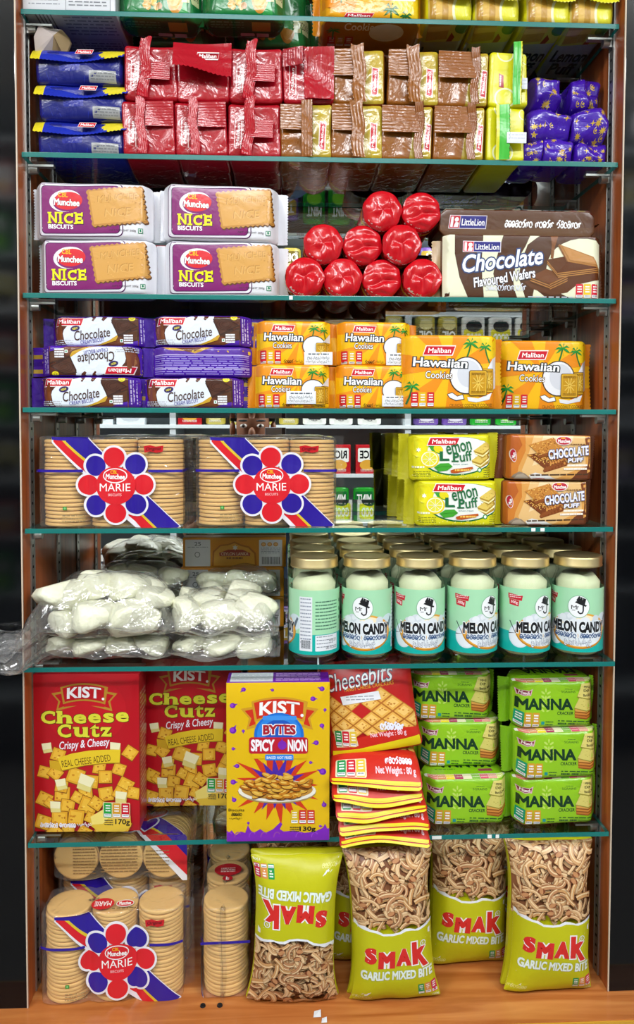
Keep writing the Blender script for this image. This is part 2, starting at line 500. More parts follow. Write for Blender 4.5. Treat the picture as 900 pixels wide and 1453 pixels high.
def solid(name, w, h, d, r, base, arts=None, deform=None, cell=0.007, level=0.00009, mat_=None, parent=None, facecol=None):
    """a closed pack w x h x d standing on z = 0, front towards -y, carrying printed faces"""
    ext = np.array([w, d, h]) / 2
    rr = min(r, ext.min() * 0.98)
    n = [max(2, int(round(2 * e / cell))) for e in ext]
    G = [line1(n[i], ext[i], rr) for i in range(3)]
    def final(P, off=None, nrm=None):
        Q = roundbox(P, ext, rr)
        if deform is not None: Q = deform(Q)
        if off is not None: Q = Q + off[:, None] * nrm
        return Q + np.array([0, 0, h / 2])
    V, Fs, cols = [], [], []
    base_l = lin(base)
    k0 = 0
    for fn, (au, av, nm) in FACE.items():
        iu, iv = int(np.argmax(np.abs(au))), int(np.argmax(np.abs(av)))
        gu, gv = G[iu] * au[iu], G[iv] * av[iv]
        gu, gv = np.sort(gu) * au[iu] * au[iu], np.sort(gv)
        U, Vv = np.meshgrid(np.sort(G[iu]), np.sort(G[iv]), indexing='ij')
        P = (U.ravel()[:, None] * au + Vv.ravel()[:, None] * av + nm) * ext
        V.append(P)
        a, b = len(G[iu]), len(G[iv])
        c = lin(facecol[fn]) if facecol and fn in facecol else base_l
        for i in range(a - 1):
            for j in range(b - 1):
                q = k0 + i * b + j
                Fs.append((q, q + b, q + b + 1, q + 1)); cols.append(c)
        k0 += a * b
    V = np.concatenate(V)
    key = np.round(V / 1e-6).astype(np.int64)
    _, first, inv = np.unique(key, axis=0, return_index=True, return_inverse=True)
    inv = inv.ravel()
    V = final(V[first]); Fs = [tuple(int(inv[i]) for i in f) for f in Fs]
    allV, allF, allC = [V], list(Fs), list(cols)
    k0 = len(V)
    for fn, art in (arts or {}).items():
        au, av, nm = FACE[fn]
        iu, iv = int(np.argmax(np.abs(au))), int(np.argmax(np.abs(av)))
        cu = (np.sort(G[iu]) + 1) / 2; cv = (np.sort(G[iv]) + 1) / 2
        UV, F2, C2, lv = art.subdivided(cu, cv)
        if len(UV) == 0: continue
        P = ((UV[:, :1] * 2 - 1) * au + (UV[:, 1:] * 2 - 1) * av + nm) * ext
        allV.append(final(P, lv * level + 0.00006, nm))
        flip = au[iu] * av[iv] * np.cross(np.abs(au), np.abs(av)) @ nm
        allF += [tuple(k0 + i for i in f) for f in F2]; allC += C2; k0 += len(UV)
    me = mesh_from(np.concatenate(allV), allF, name, True, allC)
    return obj(name, me, mat_ or M['film'], parent)

def fin(name, h, length, base, side, x0, z0, parent, m=None, seed=1, wave=0.003, y0=0.0, bend=0.0, cols=None, zig=0.0018):
    """crimped end seal of a flow pack: a ridged ribbon standing off the pack's end"""
    nz, nx = 36, 5
    r = random.Random(seed); a, b = r.uniform(0, 6), r.uniform(20, 60)
    V, Fs, C = [], [], []
    for i in range(nx + 1):
        t = i / nx
        for j in range(nz + 1):
            z = z0 + h * j / nz
            x = x0 + side * (length * t + (zig if (i == nx and j % 2) else 0))
            y = y0 + wave * math.sin(a + b * z + 2 * t) * (0.3 + t) + bend * t * t + (0.0005 if i % 2 else -0.0005)
            V.append((x, y, z))
    for i in range(nx):
        for j in range(nz):
            q = i * (nz + 1) + j
            Fs.append((q, q + nz + 1, q + nz + 2, q + 1))
            C.append(lin(cols[int(len(cols) * j / nz)] if cols else base))
    return obj(name, mesh_from(V, Fs, name, True, C), m or M['film'], parent)

def flow_deform(w, d, h, taper=0.016, ty=0.3, tz=0.93, bulge=0.0, amp=0.0009, freq=60, seed=1, ridge=0.0):
    """a pillow-shaped flow wrap: pinched towards both ends, slightly bulging, creased"""
    def fn(P):
        Q = P.copy()
        e = np.clip((w / 2 - np.abs(P[:, 0])) / taper, 0, 1); s = e * e * (3 - 2 * e)
        Q[:, 1] *= ty + (1 - ty) * s
        Q[:, 2] *= tz + (1 - tz) * s
        if bulge:
            k = (1 - (2 * P[:, 0] / w) ** 4) * (1 - (2 * P[:, 2] / h) ** 4)
            Q[:, 1] += np.sign(P[:, 1]) * np.clip(np.abs(P[:, 1]) / (d / 2) * 1.1, 0, 1) * bulge * k
        nrm = Q / np.array([w, d, h]); nrm /= (np.linalg.norm(nrm, axis=1, keepdims=True) + 1e-9)
        dsp = amp * ripple(P, seed, freq)
        if ridge: dsp = dsp + ridge * np.maximum(0, ripple(P, seed + 7, freq * 0.8, True)) * (1.2 - s)
        Q[:, 1] += dsp * np.sign(P[:, 1]) * (np.abs(P[:, 1]) > d * .3)
        Q[:, 2] += 0.5 * dsp * np.sign(P[:, 2]) * (np.abs(P[:, 2]) > h * .35) * (P[:, 2] > 0)
        return Q
    return fn
# ---------------------------------------------------------------- the room
BASE = -0.8365 + ZO
IW = 0.8488                                   # inner width of the cabinet
MY = 0.226                                    # mirror plane
TOP = 0.72 + ZO
o = obj('floor', boxes([(-3.2, 4.0, -3.4, 0.4, -0.02, 0.0)]), plain('floor_tile', '#8a8782', 0.3)); tag(o, kind='structure')
o = obj('ceiling', boxes([(-3.2, 4.0, -3.4, 0.4, 3.0, 3.05)]), plain('ceiling_paint', '#d8d8d4', 0.8)); tag(o, kind='structure')
o = obj('wall_left', boxes([(-1.3, -0.0016, 0.0, 0.26, BASE, 3.0)], bevel=0.0008), M['black']); tag(o, kind='structure')
o = obj('wall_right', boxes([(IW + 0.0016, IW + 1.3, 0.0, 0.26, BASE, 3.0)], bevel=0.0008), M['black']); tag(o, kind='structure')
o = obj('wall_upper', boxes([(-0.0016, IW + 0.0016, 0.0, 0.26, TOP + 0.02, 3.0)]), M['black']); tag(o, kind='structure')
o = obj('wall_back', boxes([(-1.3, IW + 1.3, 0.26, 0.3, 0.0, 3.0)]), M['black']); tag(o, kind='structure')

# counter the whole cabinet stands on
fe = on_z(880, 1447, BASE)[1]
ct = thing('counter', 'wide orange-brown wood-grain counter ledge under the whole cabinet', 'counter', (0.4, 0, 0))
c0 = boxes([(-1.7, 1.75, fe, 0.24, BASE - 0.03, BASE)], bevel=0.0015)
obj('countertop', c0, M['wood_h'], ct)
obj('edge_strip', boxes([(-1.7, 1.75, fe - 0.003, fe - 0.0002, BASE - 0.034, BASE - 0.001)]), plain('yellow_edge_band', '#c9962f', 0.4), ct)
obj('front_panel', boxes([(-1.65, 1.7, fe + 0.02, fe + 0.04, 0.0, BASE - 0.031)]), M['wood_v'], ct)
for px, py in ((288, 1427.5), (312, 1427)):
    p = on_z(px, py, BASE)
    bm = bmesh.new(); bmesh.ops.create_cone(bm, segments=14, radius1=0.0042, radius2=0.0036, depth=0.002, cap_ends=True)
    bmesh.ops.create_cone(bm, segments=10, radius1=0.002, radius2=0.0018, depth=0.003, cap_ends=True)
    me = bpy.data.meshes.new('screw'); bm.to_mesh(me); bm.free()
    s = obj('screw', me, M['darksteel'], ct); s.location = (p[0] - 0.4, p[1], BASE + 0.001)

# ---------------------------------------------------------------- cabinet
cb = thing('display_cabinet', 'reddish-brown wooden wall cabinet with mirror back holding all the shelves', 'cabinet', (0, 0, BASE))
H = TOP - BASE
obj('side_panel', boxes([(-0.0014, 0.0, 0.0012, 0.24, 0.0005, H)]), M['wood_v'], cb)
obj('side_panel', boxes([(IW, IW + 0.0014, 0.0012, 0.24, 0.0005, H)]), M['wood_v'], cb)
obj('edge_banding', boxes([(-0.0014, 0.0004, -0.0012, 0.001, 0.0005, H)]), M['trim'], cb)
obj('edge_banding', boxes([(IW - 0.0004, IW + 0.0014, -0.0012, 0.001, 0.0005, H)]), M['trim'], cb)
obj('top_board', boxes([(-0.001, IW + 0.001, 0.001, 0.24, H, H + 0.018)]), M['wood_v'], cb)
mx0, mx1 = at(88, 600, MY)[0], at(801, 600, MY)[0]
obj('back_panel', boxes([(0.0, IW, MY + 0.006, MY + 0.02, 0.0005, H)]), M['wood_v'], cb)
obj('mirror', boxes([(mx0, mx1, MY, MY + 0.005, 0.001, H - 0.001)]), M['mirror'], cb)
obj('mirror_edge', boxes([(mx0 - 0.0016, mx0, MY - 0.001, MY + 0.005, 0.001, H - 0.001)]), M['steel'], cb)
obj('mirror_edge', boxes([(mx1, mx1 + 0.0016, MY - 0.001, MY + 0.005, 0.001, H - 0.001)]), M['steel'], cb)
def pilaster(x, sgn, y):
    L = [(x, x + sgn * 0.0016, y - 0.0075, y + 0.0075, 0.0005, H)]; mm = [0]
    L += [(x, x + sgn * 0.0021, y - 0.0085, y - 0.0075, 0.0005, H), (x, x + sgn * 0.0021, y + 0.0075, y + 0.0085, 0.0005, H)]; mm += [0, 0]
    for k in range(int(H / 0.0155)):
        z = 0.01 + k * 0.0155
        L.append((x, x + sgn * 0.0018, y - 0.0022, y + 0.0022, z, z + 0.0038)); mm.append(1)
    L = [(min(a, b), max(a, b), c, d, e, f) for a, b, c, d, e, f in L]
    obj('pilaster', boxes(L, mats=mm), [M['steel'], M['slot']], cb)
for y in (0.041, 0.168):
    pilaster(0.0, 1, y); pilaster(IW, -1, y)

# ---------------------------------------------------------------- glass shelves and their brackets
SH = []
for (xl, yl, xr, yr, Y) in ((25, 12.4, 886, 34, .013), (27, 216, 879, 229.6, .009), (31, 414, 871, 425, .007), (30.5, 578, 872, 581, 0.0),
                            (34, 749, 872, 749, .003), (31.5, 946, 872, 940, -.011), (36, 1195.6, 867, 1181, -.001)):
    SH.append((Y, (at(xl, yl, Y)[2] + at(xr, yr, Y)[2]) / 2))
GT = 0.007
names = ['topmost glass shelf, cut by the upper edge of the picture', 'glass shelf carrying the red, brown and purple packs', 'glass shelf carrying the white and purple biscuit packs and red rolls',
         'glass shelf carrying the purple chocolate packs and yellow cookie packs', 'glass shelf carrying the two wrapped round-biscuit blocks and lemon packs',
         'glass shelf carrying the candy bags and the gold-lidded jars', 'lowest glass shelf, carrying the red, yellow and green boxes and packs']
def shelf_mesh(x0, x1, y0, y1):
    me = boxes([(x0, x1, y0, y1, -GT, 0.0)], bevel=0.0006)
    me.materials.append(M['glass']); me.materials.append(M['edge'])
    for p in me.polygons: p.material_index = 0 if abs(p.normal.z) > 0.75 else 1
    return me
stick = {2: [(413, 424, 5)], 3: [], 4: [(757, 753, 6), (770, 754, 6)], 6: [(620, 1189, 14), (695, 1187, 6), (706, 1188, 5)], 5: []}
BR = []
for i, (Y, z) in enumerate(SH):
    s = thing('glass_shelf', 'green-edged ' + names[i], 'shelf', (0, 0, z), group='glass shelves in the cabinet')
    obj('glass_pane', shelf_mesh(0.0028, IW - 0.0028, Y, MY - 0.0015), None, s)
    for (px, py, wd) in stick.get(i, []):
        p = at(px, py, Y)
        q = obj('price_sticker_scrap', boxes([(p[0] - wd * .0005, p[0] + wd * .0005, Y - 0.0004, Y - 0.0001, -GT + 0.001, -0.001)]), plain('white_paper', '#e6ebe8', 0.6), s)
# bracket: arm under the glass with a round rubber cup and a hook into the pilaster
def bracket(x, sgn, y, z):
    bm = bmesh.new()
    def bx(x0, x1, y0, y1, z0, z1):
        r = bmesh.ops.create_cube(bm, size=1.0)
        for v in r['verts']: v.co = Vector(((x0 + x1) / 2 + v.co.x * (x1 - x0), (y0 + y1) / 2 + v.co.y * (y1 - y0), (z0 + z1) / 2 + v.co.z * (z1 - z0)))
    bx(min(x, x + sgn * 0.036), max(x, x + sgn * 0.036), y - 0.0045, y + 0.0045, -GT - 0.0035, -GT - 0.0005)
    bx(min(x, x + sgn * 0.004), max(x, x + sgn * 0.004), y - 0.003, y + 0.003, -GT - 0.013, -GT - 0.0036)
    m4 = Matrix.Translation((x + sgn * 0.008, y, -GT - 0.0075)) @ Matrix.Rotation(PI / 2, 4, 'Y')
    bmesh.ops.create_cone(bm, segments=18, radius1=0.0062, radius2=0.0052, depth=0.01, cap_ends=True, matrix=m4)
    me = bpy.data.meshes.new('bracket'); bm.to_mesh(me); bm.free()
    o = obj('shelf_bracket', me, M['steel'], cb); o.location = (0, 0, z - BASE)
for Y, z in SH:
    for y in (0.041, 0.168):
        bracket(0.0023, 1, y, z); bracket(IW - 0.0023, -1, y, z)
SZ = [z + 0.0004 for _, z in SH] + [BASE + 0.0004]
# ---------------------------------------------------------------- things on the shelves
def X(px, py, Y): return at(px, py, Y)[0]
def Zp(px, py, Y): return at(px, py, Y)[2]
CRUMB = ['#8a4a1c', '#a9682c', '#6e3814']

# ---- white and purple biscuit packs (second shelf)
def art_nice():
    A = Art([(60, 378), (740, 392), (738, 702), (58, 690)])
    A.rect(88, 384, 578, 690, '#4d1650', 34); A.rect(94, 390, 572, 684, '#e6e2ee', 30); A.rect(112, 402, 560, 672, '#4d1650', 24); A.rect(117, 407, 555, 667, '#7c1267', 20)
    A.ell(250, 488, 92, 62, '#e3e4ea', -6); A.ell(262, 494, 84, 54, '#7c1267', -6); A.ell(264, 488, 82, 50, '#d3202c', -4)
    A.text('CBL', 208, 440, 264, 468, '#f6b31f', 0.02, 0, 3)
    A.text('Munchee', 184, 478, 330, 516, '#f4f3f4', 0.03, 0.05, 3, '#6d1220', 0.03)
    def slab(x, y, w, h, t, a):
        return (x, y, w, h, t, a)
    for dx, dy, c in ((3, 4, '#2b0a2a'), (0, 0, '#e9e214')):
        A.text('N', 152 + dx, 556 + dy, 200 + dx, 612 + dy, c, 0.035); A.text('I', 214 + dx, 558 + dy, 226 + dx, 614 + dy, c, 0.04)
        A.text('C', 240 + dx, 558 + dy, 290 + dx, 616 + dy, c, 0.035); A.text('E', 304 + dx, 558 + dy, 342 + dx, 616 + dy, c, 0.035)
        for x, y, w in ((147, 551, 22), (147, 606, 22), (188, 551, 20), (206, 552, 28), (206, 608, 28), (296, 552, 16), (296, 610, 16)):
            A.rect(x + dx, y + dy, x + w + dx, y + 8 + dy, c)
        A.rect(282 + dx, 556 + dy, 292 + dx, 578 + dy, c); A.rect(338 + dx, 553 + dy, 347 + dx, 576 + dy, c); A.rect(338 + dx, 594 + dy, 349 + dx, 617 + dy, c)
    A.text('BISCUITS', 150, 620, 292, 645, '#f1edf3', 0.03, 0, 1)
    P = []
    C = [(370, 428), (690, 405), (712, 604), (404, 632)]
    for i in range(4):
        a, b = np.array(C[i], float), np.array(C[(i + 1) % 4], float)
        n = 22 if i % 2 == 0 else 14
        t = (b - a) / np.linalg.norm(b - a); nn = np.array([t[1], -t[0]])
        for k in range(n):
            P.append(tuple(a + (b - a) * k / n + nn * (5 if k % 2 else -3)))
    A.poly([(x + 4, y + 7) for x, y in P], '#5e3a14'); A.poly(P, '#b98238')
    A.poly([(384, 436), (684, 414), (702, 596), (412, 620)], '#cf9a4c')
    A.text('MUNCHEE', 430, 450, 660, 486, '#b17c36', 0.0, 0.15, -5); A.text('NICE', 470, 528, 625, 572, '#b17c36', 0.0, 0.15, -4)
    A.text('MUNCHEE', 433, 454, 663, 490, '#d8a85c', -0.005, 0.15, -5); A.text('NICE', 473, 532, 628, 576, '#d8a85c', -0.005, 0.15, -4)
    for k in range(40):
        x, y = A.rng.uniform(395, 690), A.rng.uniform(440, 600)
        A.ell(x, y, A.rng.uniform(2, 6), A.rng.uniform(1.5, 4), A.rng.choice(['#c48d42', '#d9a557', '#bb853a']), n=8)
    A.text('NET WEIGHT 200g', 500, 648, 650, 662, '#3a2c3c', 0.0, 0, 1)
    A.rect(662, 642, 690, 670, '#157a55'); A.rect(666, 646, 686, 666, '#eef0ee'); A.ell(676, 656, 6, 6, '#157a55')
    return A
def make_nice():
    w, h, d = 0.164, 0.077, 0.062
    t = thing('biscuit_pack', 'x', 'biscuit pack', group='white and purple biscuit packs')
    ra = Art([(0, 0), (100, 100)]); ra.ell(62, 45, 14, 24, '#c9202d'); ra.lines(52, 38, 72, 52, 2, '#f3f3f3', vert=True)
    solid('wrapper', w, h, d, 0.006, '#dcdde4', {'front': art_nice(), 'right': ra, 'left': ra}, flow_deform(w, d, h, 0.014, 0.35, 0.97, 0.0015, 0.0007, 70, 3, 0.0012), parent=t, mat_=M['film_calm'])
    fin('end_seal', h * 0.94, 0.014, '#d9dbe4', 1, w / 2 - 0.001, 0.003, t, M['film_calm'], 3, 0.002)
    fin('end_seal', h * 0.94, 0.007, '#d9dbe4', -1, -w / 2 + 0.001, 0.003, t, M['film_calm'], 5, 0.002)
    return t
nice = make_nice(); hN = 0.0775
def put(t, px, py, Y, z, label, first=False, rot=(0, 0, 0), d=0.06, group=None, dz=0.0):
    """stand a pack with its front centre at pixel px, front face at depth Y, base at height z"""
    loc = (X(px, py, Y), Y + d / 2, z + dz)
    if first:
        t.location = loc; t.rotation_euler = rot; t['label'] = label
        if group: t['group'] = group
        return t
    return dup(t, label, loc, rot, group)
D2 = 0.062
put(nice, 136, 385, 0.016, SZ[2], 'white biscuit pack with purple panel, standing on glass nearest the left wooden upright', True, (0, 0, -0.02), D2)
put(nice, 130, 308, 0.013, SZ[2] + hN, 'white biscuit pack with purple panel, upper one against the left wooden upright', rot=(0, 0, 0.03), d=D2)
put(nice, 314, 385, 0.018, SZ[2], 'white biscuit pack with purple panel, on glass beside the red rolls', rot=(0, 0, 0.03), d=D2)
put(nice, 312, 308, 0.014, SZ[2] + hN, 'white biscuit pack with purple panel and wide crimped end, upper one beside the red rolls', rot=(0, 0.01, 0.04), d=D2)

# ---- red biscuit rolls seen end on
def make_roll(seed):
    L, R = 0.15, 0.0283
    t = thing('biscuit_roll', 'x', 'biscuit roll', group='red wrapped biscuit rolls piled end on')
    rn = random.Random(seed)
    nr, na = 16, 56
    V, Fs = [], []
    ph = [rn.uniform(0, 6.28) for _ in range(4)]
    for i in range(nr + 1):                       # crumpled folded end, facing the viewer
        r = R * (i / nr) ** 0.85
        for j in range(na):
            a = 2 * PI * j / na
            k = i / nr
            y = 0.003 * (1 - k) * math.sin(2 * a + ph[0]) * k * 1.6 - 0.002 * k * (1 - k) * 3 * abs(math.sin(1.5 * a + ph[1])) + 0.002 * math.sin(3 * a + ph[2] + 4 * k) * k * (1 - k) * 2 + 0.005 * k ** 5
            V.append((r * math.cos(a) * (1 + 0.03 * math.sin(7 * a + ph[3]) * k), y, R + r * math.sin(a)))
    for i in range(nr):
        for j in range(na):
            q, p = i * na + j, i * na + (j + 1) % na
            Fs.append((q, q + na, p + na, p))
    Vn = np.array(V); rk = np.hypot(Vn[:, 0], Vn[:, 2] - R) / R
    Vn[:, 1] += (.0026 * np.maximum(-.3, ripple(Vn * np.array([1, 0, 1]), seed * 7, 150, True)) + .0018 * ripple(Vn * np.array([1, 0, 1]), seed * 7 + 1, 90)) * (1 - rk ** 4)
    V = [tuple(v) for v in Vn]
    k0 = len(V)
    rows = 16
    for i in range(rows + 1):
        y = 0.005 + (L - 0.005) * i / rows
        for j in range(na):
            a = 2 * PI * j / na
            rr = R * (1 + 0.012 * math.sin(9 * a + i * .8 + ph[2]) * (1 if i < 6 else .3))
            V.append((rr * math.cos(a), y, R + rr * math.sin(a)))
    for i in range(rows):
        for j in range(na):
            q, p = k0 + i * na + j, k0 + i * na + (j + 1) % na
            Fs.append((q, q + na, p + na, p))
    e = k0 + rows * na
    Fs.append(tuple(e + j for j in range(na)))
    # inks: red end and shoulder, the printed band with white lettering and yellow edge further along
    def colf(f):
        c = np.mean([V[i] for i in f], axis=0)
        if c[1] > 0.022 and len(f) == 4: return lin('#e3c23a') if c[1] < 0.029 else lin('#c31324')
        return lin('#bf0c1b')
    me = mesh_from(V, Fs, 'roll', True, [colf(f) for f in Fs])
    obj('wrapper', me, M['foil'], t)
    # white printed word running round the shoulder
    gw, gF = glyphs('Maliban', 0.03, 0.2)
    mn, mx = gw.min(0), gw.max(0)
    V2 = []
    for x, y in (gw - mn) / (mx - mn):
        a = -2.6 + x * 1.5; rr = R * 0.97 + 0.0006; k = 1 - y
        V2.append(((rr - 0.0045 * (1 - k)) * math.cos(a), 0.0015 + 0.009 * k, R + (rr - 0.0045 * (1 - k)) * math.sin(a)))
    V2 = [(x * 1.02, y - 0.0022, R + (z - R) * 1.02) for x, y, z in V2]
    obj('printed_word', mesh_from(V2, gF, 'word', True, [lin('#efe3e2')] * len(gF)), M['foil'], t)
    return t
rolls = [make_roll(s) for s in (1, 2, 3)]
rc = [((432.8, 400), 'bottom row, nearest the white packs'), ((486.7, 400), 'bottom row, second from the white packs'), ((542.5, 400), 'bottom row, third from the white packs'),
      ((600.5, 400), 'bottom row, against the swirled wafer pack'), ((459, 357), 'middle row, resting nearest the white packs'), ((515, 357), 'centre of the middle row'),
      ((571, 358), 'middle row, nearest the wafer packs'), ((543, 314), 'top row, nearer the white packs'), ((598.5, 316), 'top row, touching the brown wafer pack')]
_lev = {}
for i, ((px, py), pos) in enumerate(rc):
    Y = 0.018 + 0.004 * ((i * 7) % 3)
    z = SZ[2] if i < 4 else SZ[2] + (0.0485 if i < 7 else 0.097)
    p = at(px, py, Y)
    k = rolls[i % 3]; lab = 'round end of a red wrapped biscuit roll, ' + pos
    if i < 3: k.location = (p[0], Y, z); k['label'] = lab
    else: dup(k, lab, (p[0], Y, z))

# ---- wafer packs
def art_wafer():
    A = Art([(50, 203), (868, 200), (868, 520), (60, 520)])
    A.rect(40, 190, 880, 530, '#4a2817')
    cr = '#dfe0c4'
    A.poly([(40, 190), (108, 190), (112, 300), (140, 420), (190, 530), (40, 530)], cr)
    A.poly([(255, 190), (360, 190), (340, 260), (322, 330), (310, 400), (330, 470), (345, 530), (268, 530), (255, 420), (250, 320)], cr)
    A.poly([(500, 190), (560, 190), (470, 260), (430, 330), (410, 420), (420, 480), (440, 530), (480, 530), (440, 420), (450, 330), (475, 270)], cr)
    A.ell(770, 370, 190, 155, cr); A.poly([(510, 530), (520, 470), (560, 500), (600, 530)], cr); A.poly([(700, 530), (720, 480), (760, 450), (880, 430), (880, 530)], cr)
    A.poly([(600, 200), (640, 200), (622, 260), (615, 320), (600, 318), (606, 250)], '#7c4a26')
    A.poly([(470, 440), (560, 400), (860, 370), (868, 420), (740, 450), (690, 490), (610, 505), (560, 490), (500, 470)], '#5a3018')
    def wafer(P, dx, dy, n, top, side):
        P = np.array(P, float)
        A.poly([tuple(P[0]), tuple(P[1]), tuple(P[2]), tuple(P[3])], top)
        for k in range(n):
            a, b = np.array((dx, dy)) * k / n, np.array((dx, dy)) * (k + 1) / n
            A.poly([tuple(P[3] + a), tuple(P[2] + a), tuple(P[2] + b), tuple(P[3] + b)], side[k % 2])
            A.poly([tuple(P[0] + a), tuple(P[3] + a), tuple(P[3] + b), tuple(P[0] + b)], side[(k + 1) % 2])
    wafer([(498, 412), (580, 372), (690, 405), (600, 448)], 0, 28, 5, '#6a3a1c', ('#a36c34', '#54301a'))
    wafer([(582, 325), (690, 305), (862, 362), (640, 392)], 0, 24, 5, '#5c3019', ('#b07a3e', '#5a321a'))
    A.poly([(642, 246), (822, 308), (856, 362), (690, 335)], '#a6713a'); A.poly([(642, 246), (690, 335), (684, 336), (636, 254)], '#7a4a20'); A.poly([(660, 256), (815, 312), (840, 348), (700, 326)], '#b9834a')
    A.rect(152, 236, 345, 292, '#e8e4ee'); A.rect(155, 239, 206, 289, '#c8152e'); A.rect(208, 239, 342, 289, '#1d1a78')
    A.rect(160, 243, 172, 286, '#f1eef0'); A.ell(190, 256, 11, 11, '#f1eef0'); A.poly([(176, 286), (184, 266), (202, 270), (200, 286)], '#f1eef0')
    A.text('LittleLion', 215, 250, 336, 280, '#f3f3f6', 0.012)
    A.text('Chocolate', 150, 284, 562, 374, '#e7ebfa', 0.02, 0.28, -7, '#30406e', 0.055)
    A.text('Flavoured Wafers', 208, 394, 524, 444, '#eceefa', 0.02, 0.12, -10, '#3a2a34', 0.05)
    A.curls(272, 450, 476, 484, 13, '#d8dbe8', 3.4)
    A.nut(732, 446, 854, 520, ['#cc1f34', '#e0ba26', '#cc1f34'])
    A.lines(490, 510, 720, 520, 1, '#cfd6e2', 0.8)
    return A
def art_wafer_side():
    A = Art([(20, 78), (806, 75), (806, 198), (40, 200)])
    A.poly([(0, 150), (300, 165), (806, 150), (806, 210), (0, 210)], '#5d3b22')
    A.rect(78, 104, 262, 164, '#d9cfd8'); A.rect(81, 107, 130, 161, '#b3122c'); A.rect(132, 107, 259, 161, '#201d78')
    A.rect(86, 112, 98, 157, '#e8e0e4'); A.ell(114, 124, 10, 10, '#e8e0e4'); A.poly([(102, 157), (110, 134), (126, 138), (124, 157)], '#e8e0e4')
    A.text('LittleLion', 140, 120, 252, 150, '#f0eef4', 0.012)
    A.curls(352, 122, 490, 154, 8, '#eeeef2', 5.5); A.curls(505, 122, 595, 154, 5, '#eeeef2', 5.5); A.curls(612, 122, 732, 154, 7, '#eeeef2', 5.5)
    return A
def make_wafer(front, side):
    w, h, d = 0.232, 0.0905, 0.040
    t = thing('wafer_pack', 'x', 'wafer pack', group='chocolate wafer packs')
    solid('wrapper', w, h, d, 0.003, '#53301c', {'front': front, 'bottom': side} if front else {'bottom': side}, flow_deform(w, d, h, 0.01, 0.55, 0.985, 0.0006, 0.0005, 50, 9, 0.0012), parent=t, mat_=M['film_calm'])
    fin('end_seal', h * 0.9, 0.012, '#b79a72', -1, -w / 2 + 0.001, 0.004, t, M['film_calm'], 8, 0.002)
    fin('end_seal', h * 0.9, 0.008, '#53301c', 1, w / 2 - 0.001, 0.004, t, M['film_calm'], 9, 0.002)
    return t
waf = make_wafer(art_wafer(), art_wafer_side())
zW = 0.0915
put(waf, 742, 380, 0.014, SZ[2], 'swirled brown and cream chocolate wafer pack standing upright in front', True, d=0.04)
put(waf, 737, 380, 0.0555, SZ[2], 'chocolate wafer pack standing hidden behind the swirled wafer pack', d=0.04)
put(waf, 733, 380, 0.097, SZ[2], 'rearmost chocolate wafer pack standing before the mirror', d=0.04)
q = dup(waf, 'dark brown chocolate wafer pack lying flat on top of the upright wafer pack', (X(735, 318, 0.035), 0.0355, SZ[2] + zW + 0.0204), (-PI / 2, 0, 0))

# ---- purple chocolate cream biscuit packs (third shelf)
def art_choc():
    A = Art([(88, 66), (782, 66), (774, 286), (92, 276)])
    A.rect(60, 40, 712, 300, '#54291a')
    A.poly([(60, 40), (96, 40), (100, 160), (118, 235), (150, 300), (60, 300)], '#45189a')
    A.poly([(112, 130), (170, 112), (180, 230), (130, 240), (110, 190)], '#7a4426'); A.poly([(118, 150), (135, 130), (128, 220)], '#a5703c')
    A.poly([(180, 190), (186, 165), (205, 140), (240, 112), (300, 90), (380, 60), (520, 60), (512, 110), (535, 160), (556, 208), (500, 245), (420, 285), (215, 285), (190, 240)], '#dce4f0')
    A.poly([(560, 205), (540, 240), (470, 262), (400, 290), (330, 290), (420, 268), (490, 240), (552, 200)], '#c59a2c'); A.poly([(556, 215), (700, 235), (700, 300), (400, 300), (480, 266), (540, 244)], '#6b3a20')
    A.poly([(370, 60), (408, 60), (402, 86), (386, 104), (376, 98), (384, 82)], '#5b2f1e'); A.poly([(440, 60), (486, 60), (476, 88), (456, 102), (444, 94), (452, 76)], '#5b2f1e')
    A.poly([(510, 92), (596, 74), (700, 138), (650, 160), (660, 176), (556, 212)], '#38201a'); A.poly([(520, 96), (594, 82), (684, 136), (560, 198)], '#4c2b20')
    A.poly([(575, 200), (700, 150), (704, 250), (600, 240)], '#40251c'); A.poly([(590, 202), (694, 164), (694, 236), (606, 232)], '#52301f')
    for k in range(3): A.ring(598, 130, 26 + k * 18, 18 + k * 10, 3.5, '#3a2018', 20 * k, 300 + 10 * k, 16)
    A.rect(705, 50, 800, 300, '#4a1f9e'); A.lines(714, 86, 762, 262, 3, '#c9bfea', 0.5, vert=True)
    A.poly([(655, 250), (705, 240), (705, 300), (560, 300), (600, 270)], '#4a1f9e')
    A.logo(120, 80, 320, 131, 'Maliban', 0.09)
    A.ell(262, 154, 32, 20, '#45307e', -14); A.ell(262, 154, 28, 16, '#2c2450', -14); A.text('NEW', 244, 147, 280, 162, '#e8d64a', 0.02, 0, -14)
    A.text('Chocolate', 255, 158, 502, 226, '#43241c', 0.004, 0.22, -7)
    A.text('CREAM BISCUIT', 298, 228, 464, 254, '#4a3f9c', 0.0, 0.0, -8)
    A.ell(660, 80, 25, 20, '#e3d51e'); A.ell(652, 76, 3, 4, '#5a4a10', n=8); A.ell(668, 76, 3, 4, '#5a4a10', n=8); A.ring(660, 82, 12, 8, 2.5, '#5a4a10', 20, 160, 8)
    A.lines(597, 198, 662, 266, 4, '#e9eaf0', 0.7, 0.05); A.rect(570, 230, 592, 252, '#e9eef0'); A.ell(581, 241, 6, 6, '#178a4a', n=10)
    A.lines(108, 234, 250, 276, 3, '#b9bcc6', 0.55)
    for k in range(14): A.ell(A.rng.choice([A.rng.uniform(62, 96), A.rng.uniform(765, 782)]), A.rng.uniform(70, 280), 5, 4, A.rng.choice(['#c7a02c', '#e0c040', '#7a4426']), n=7)
    return A
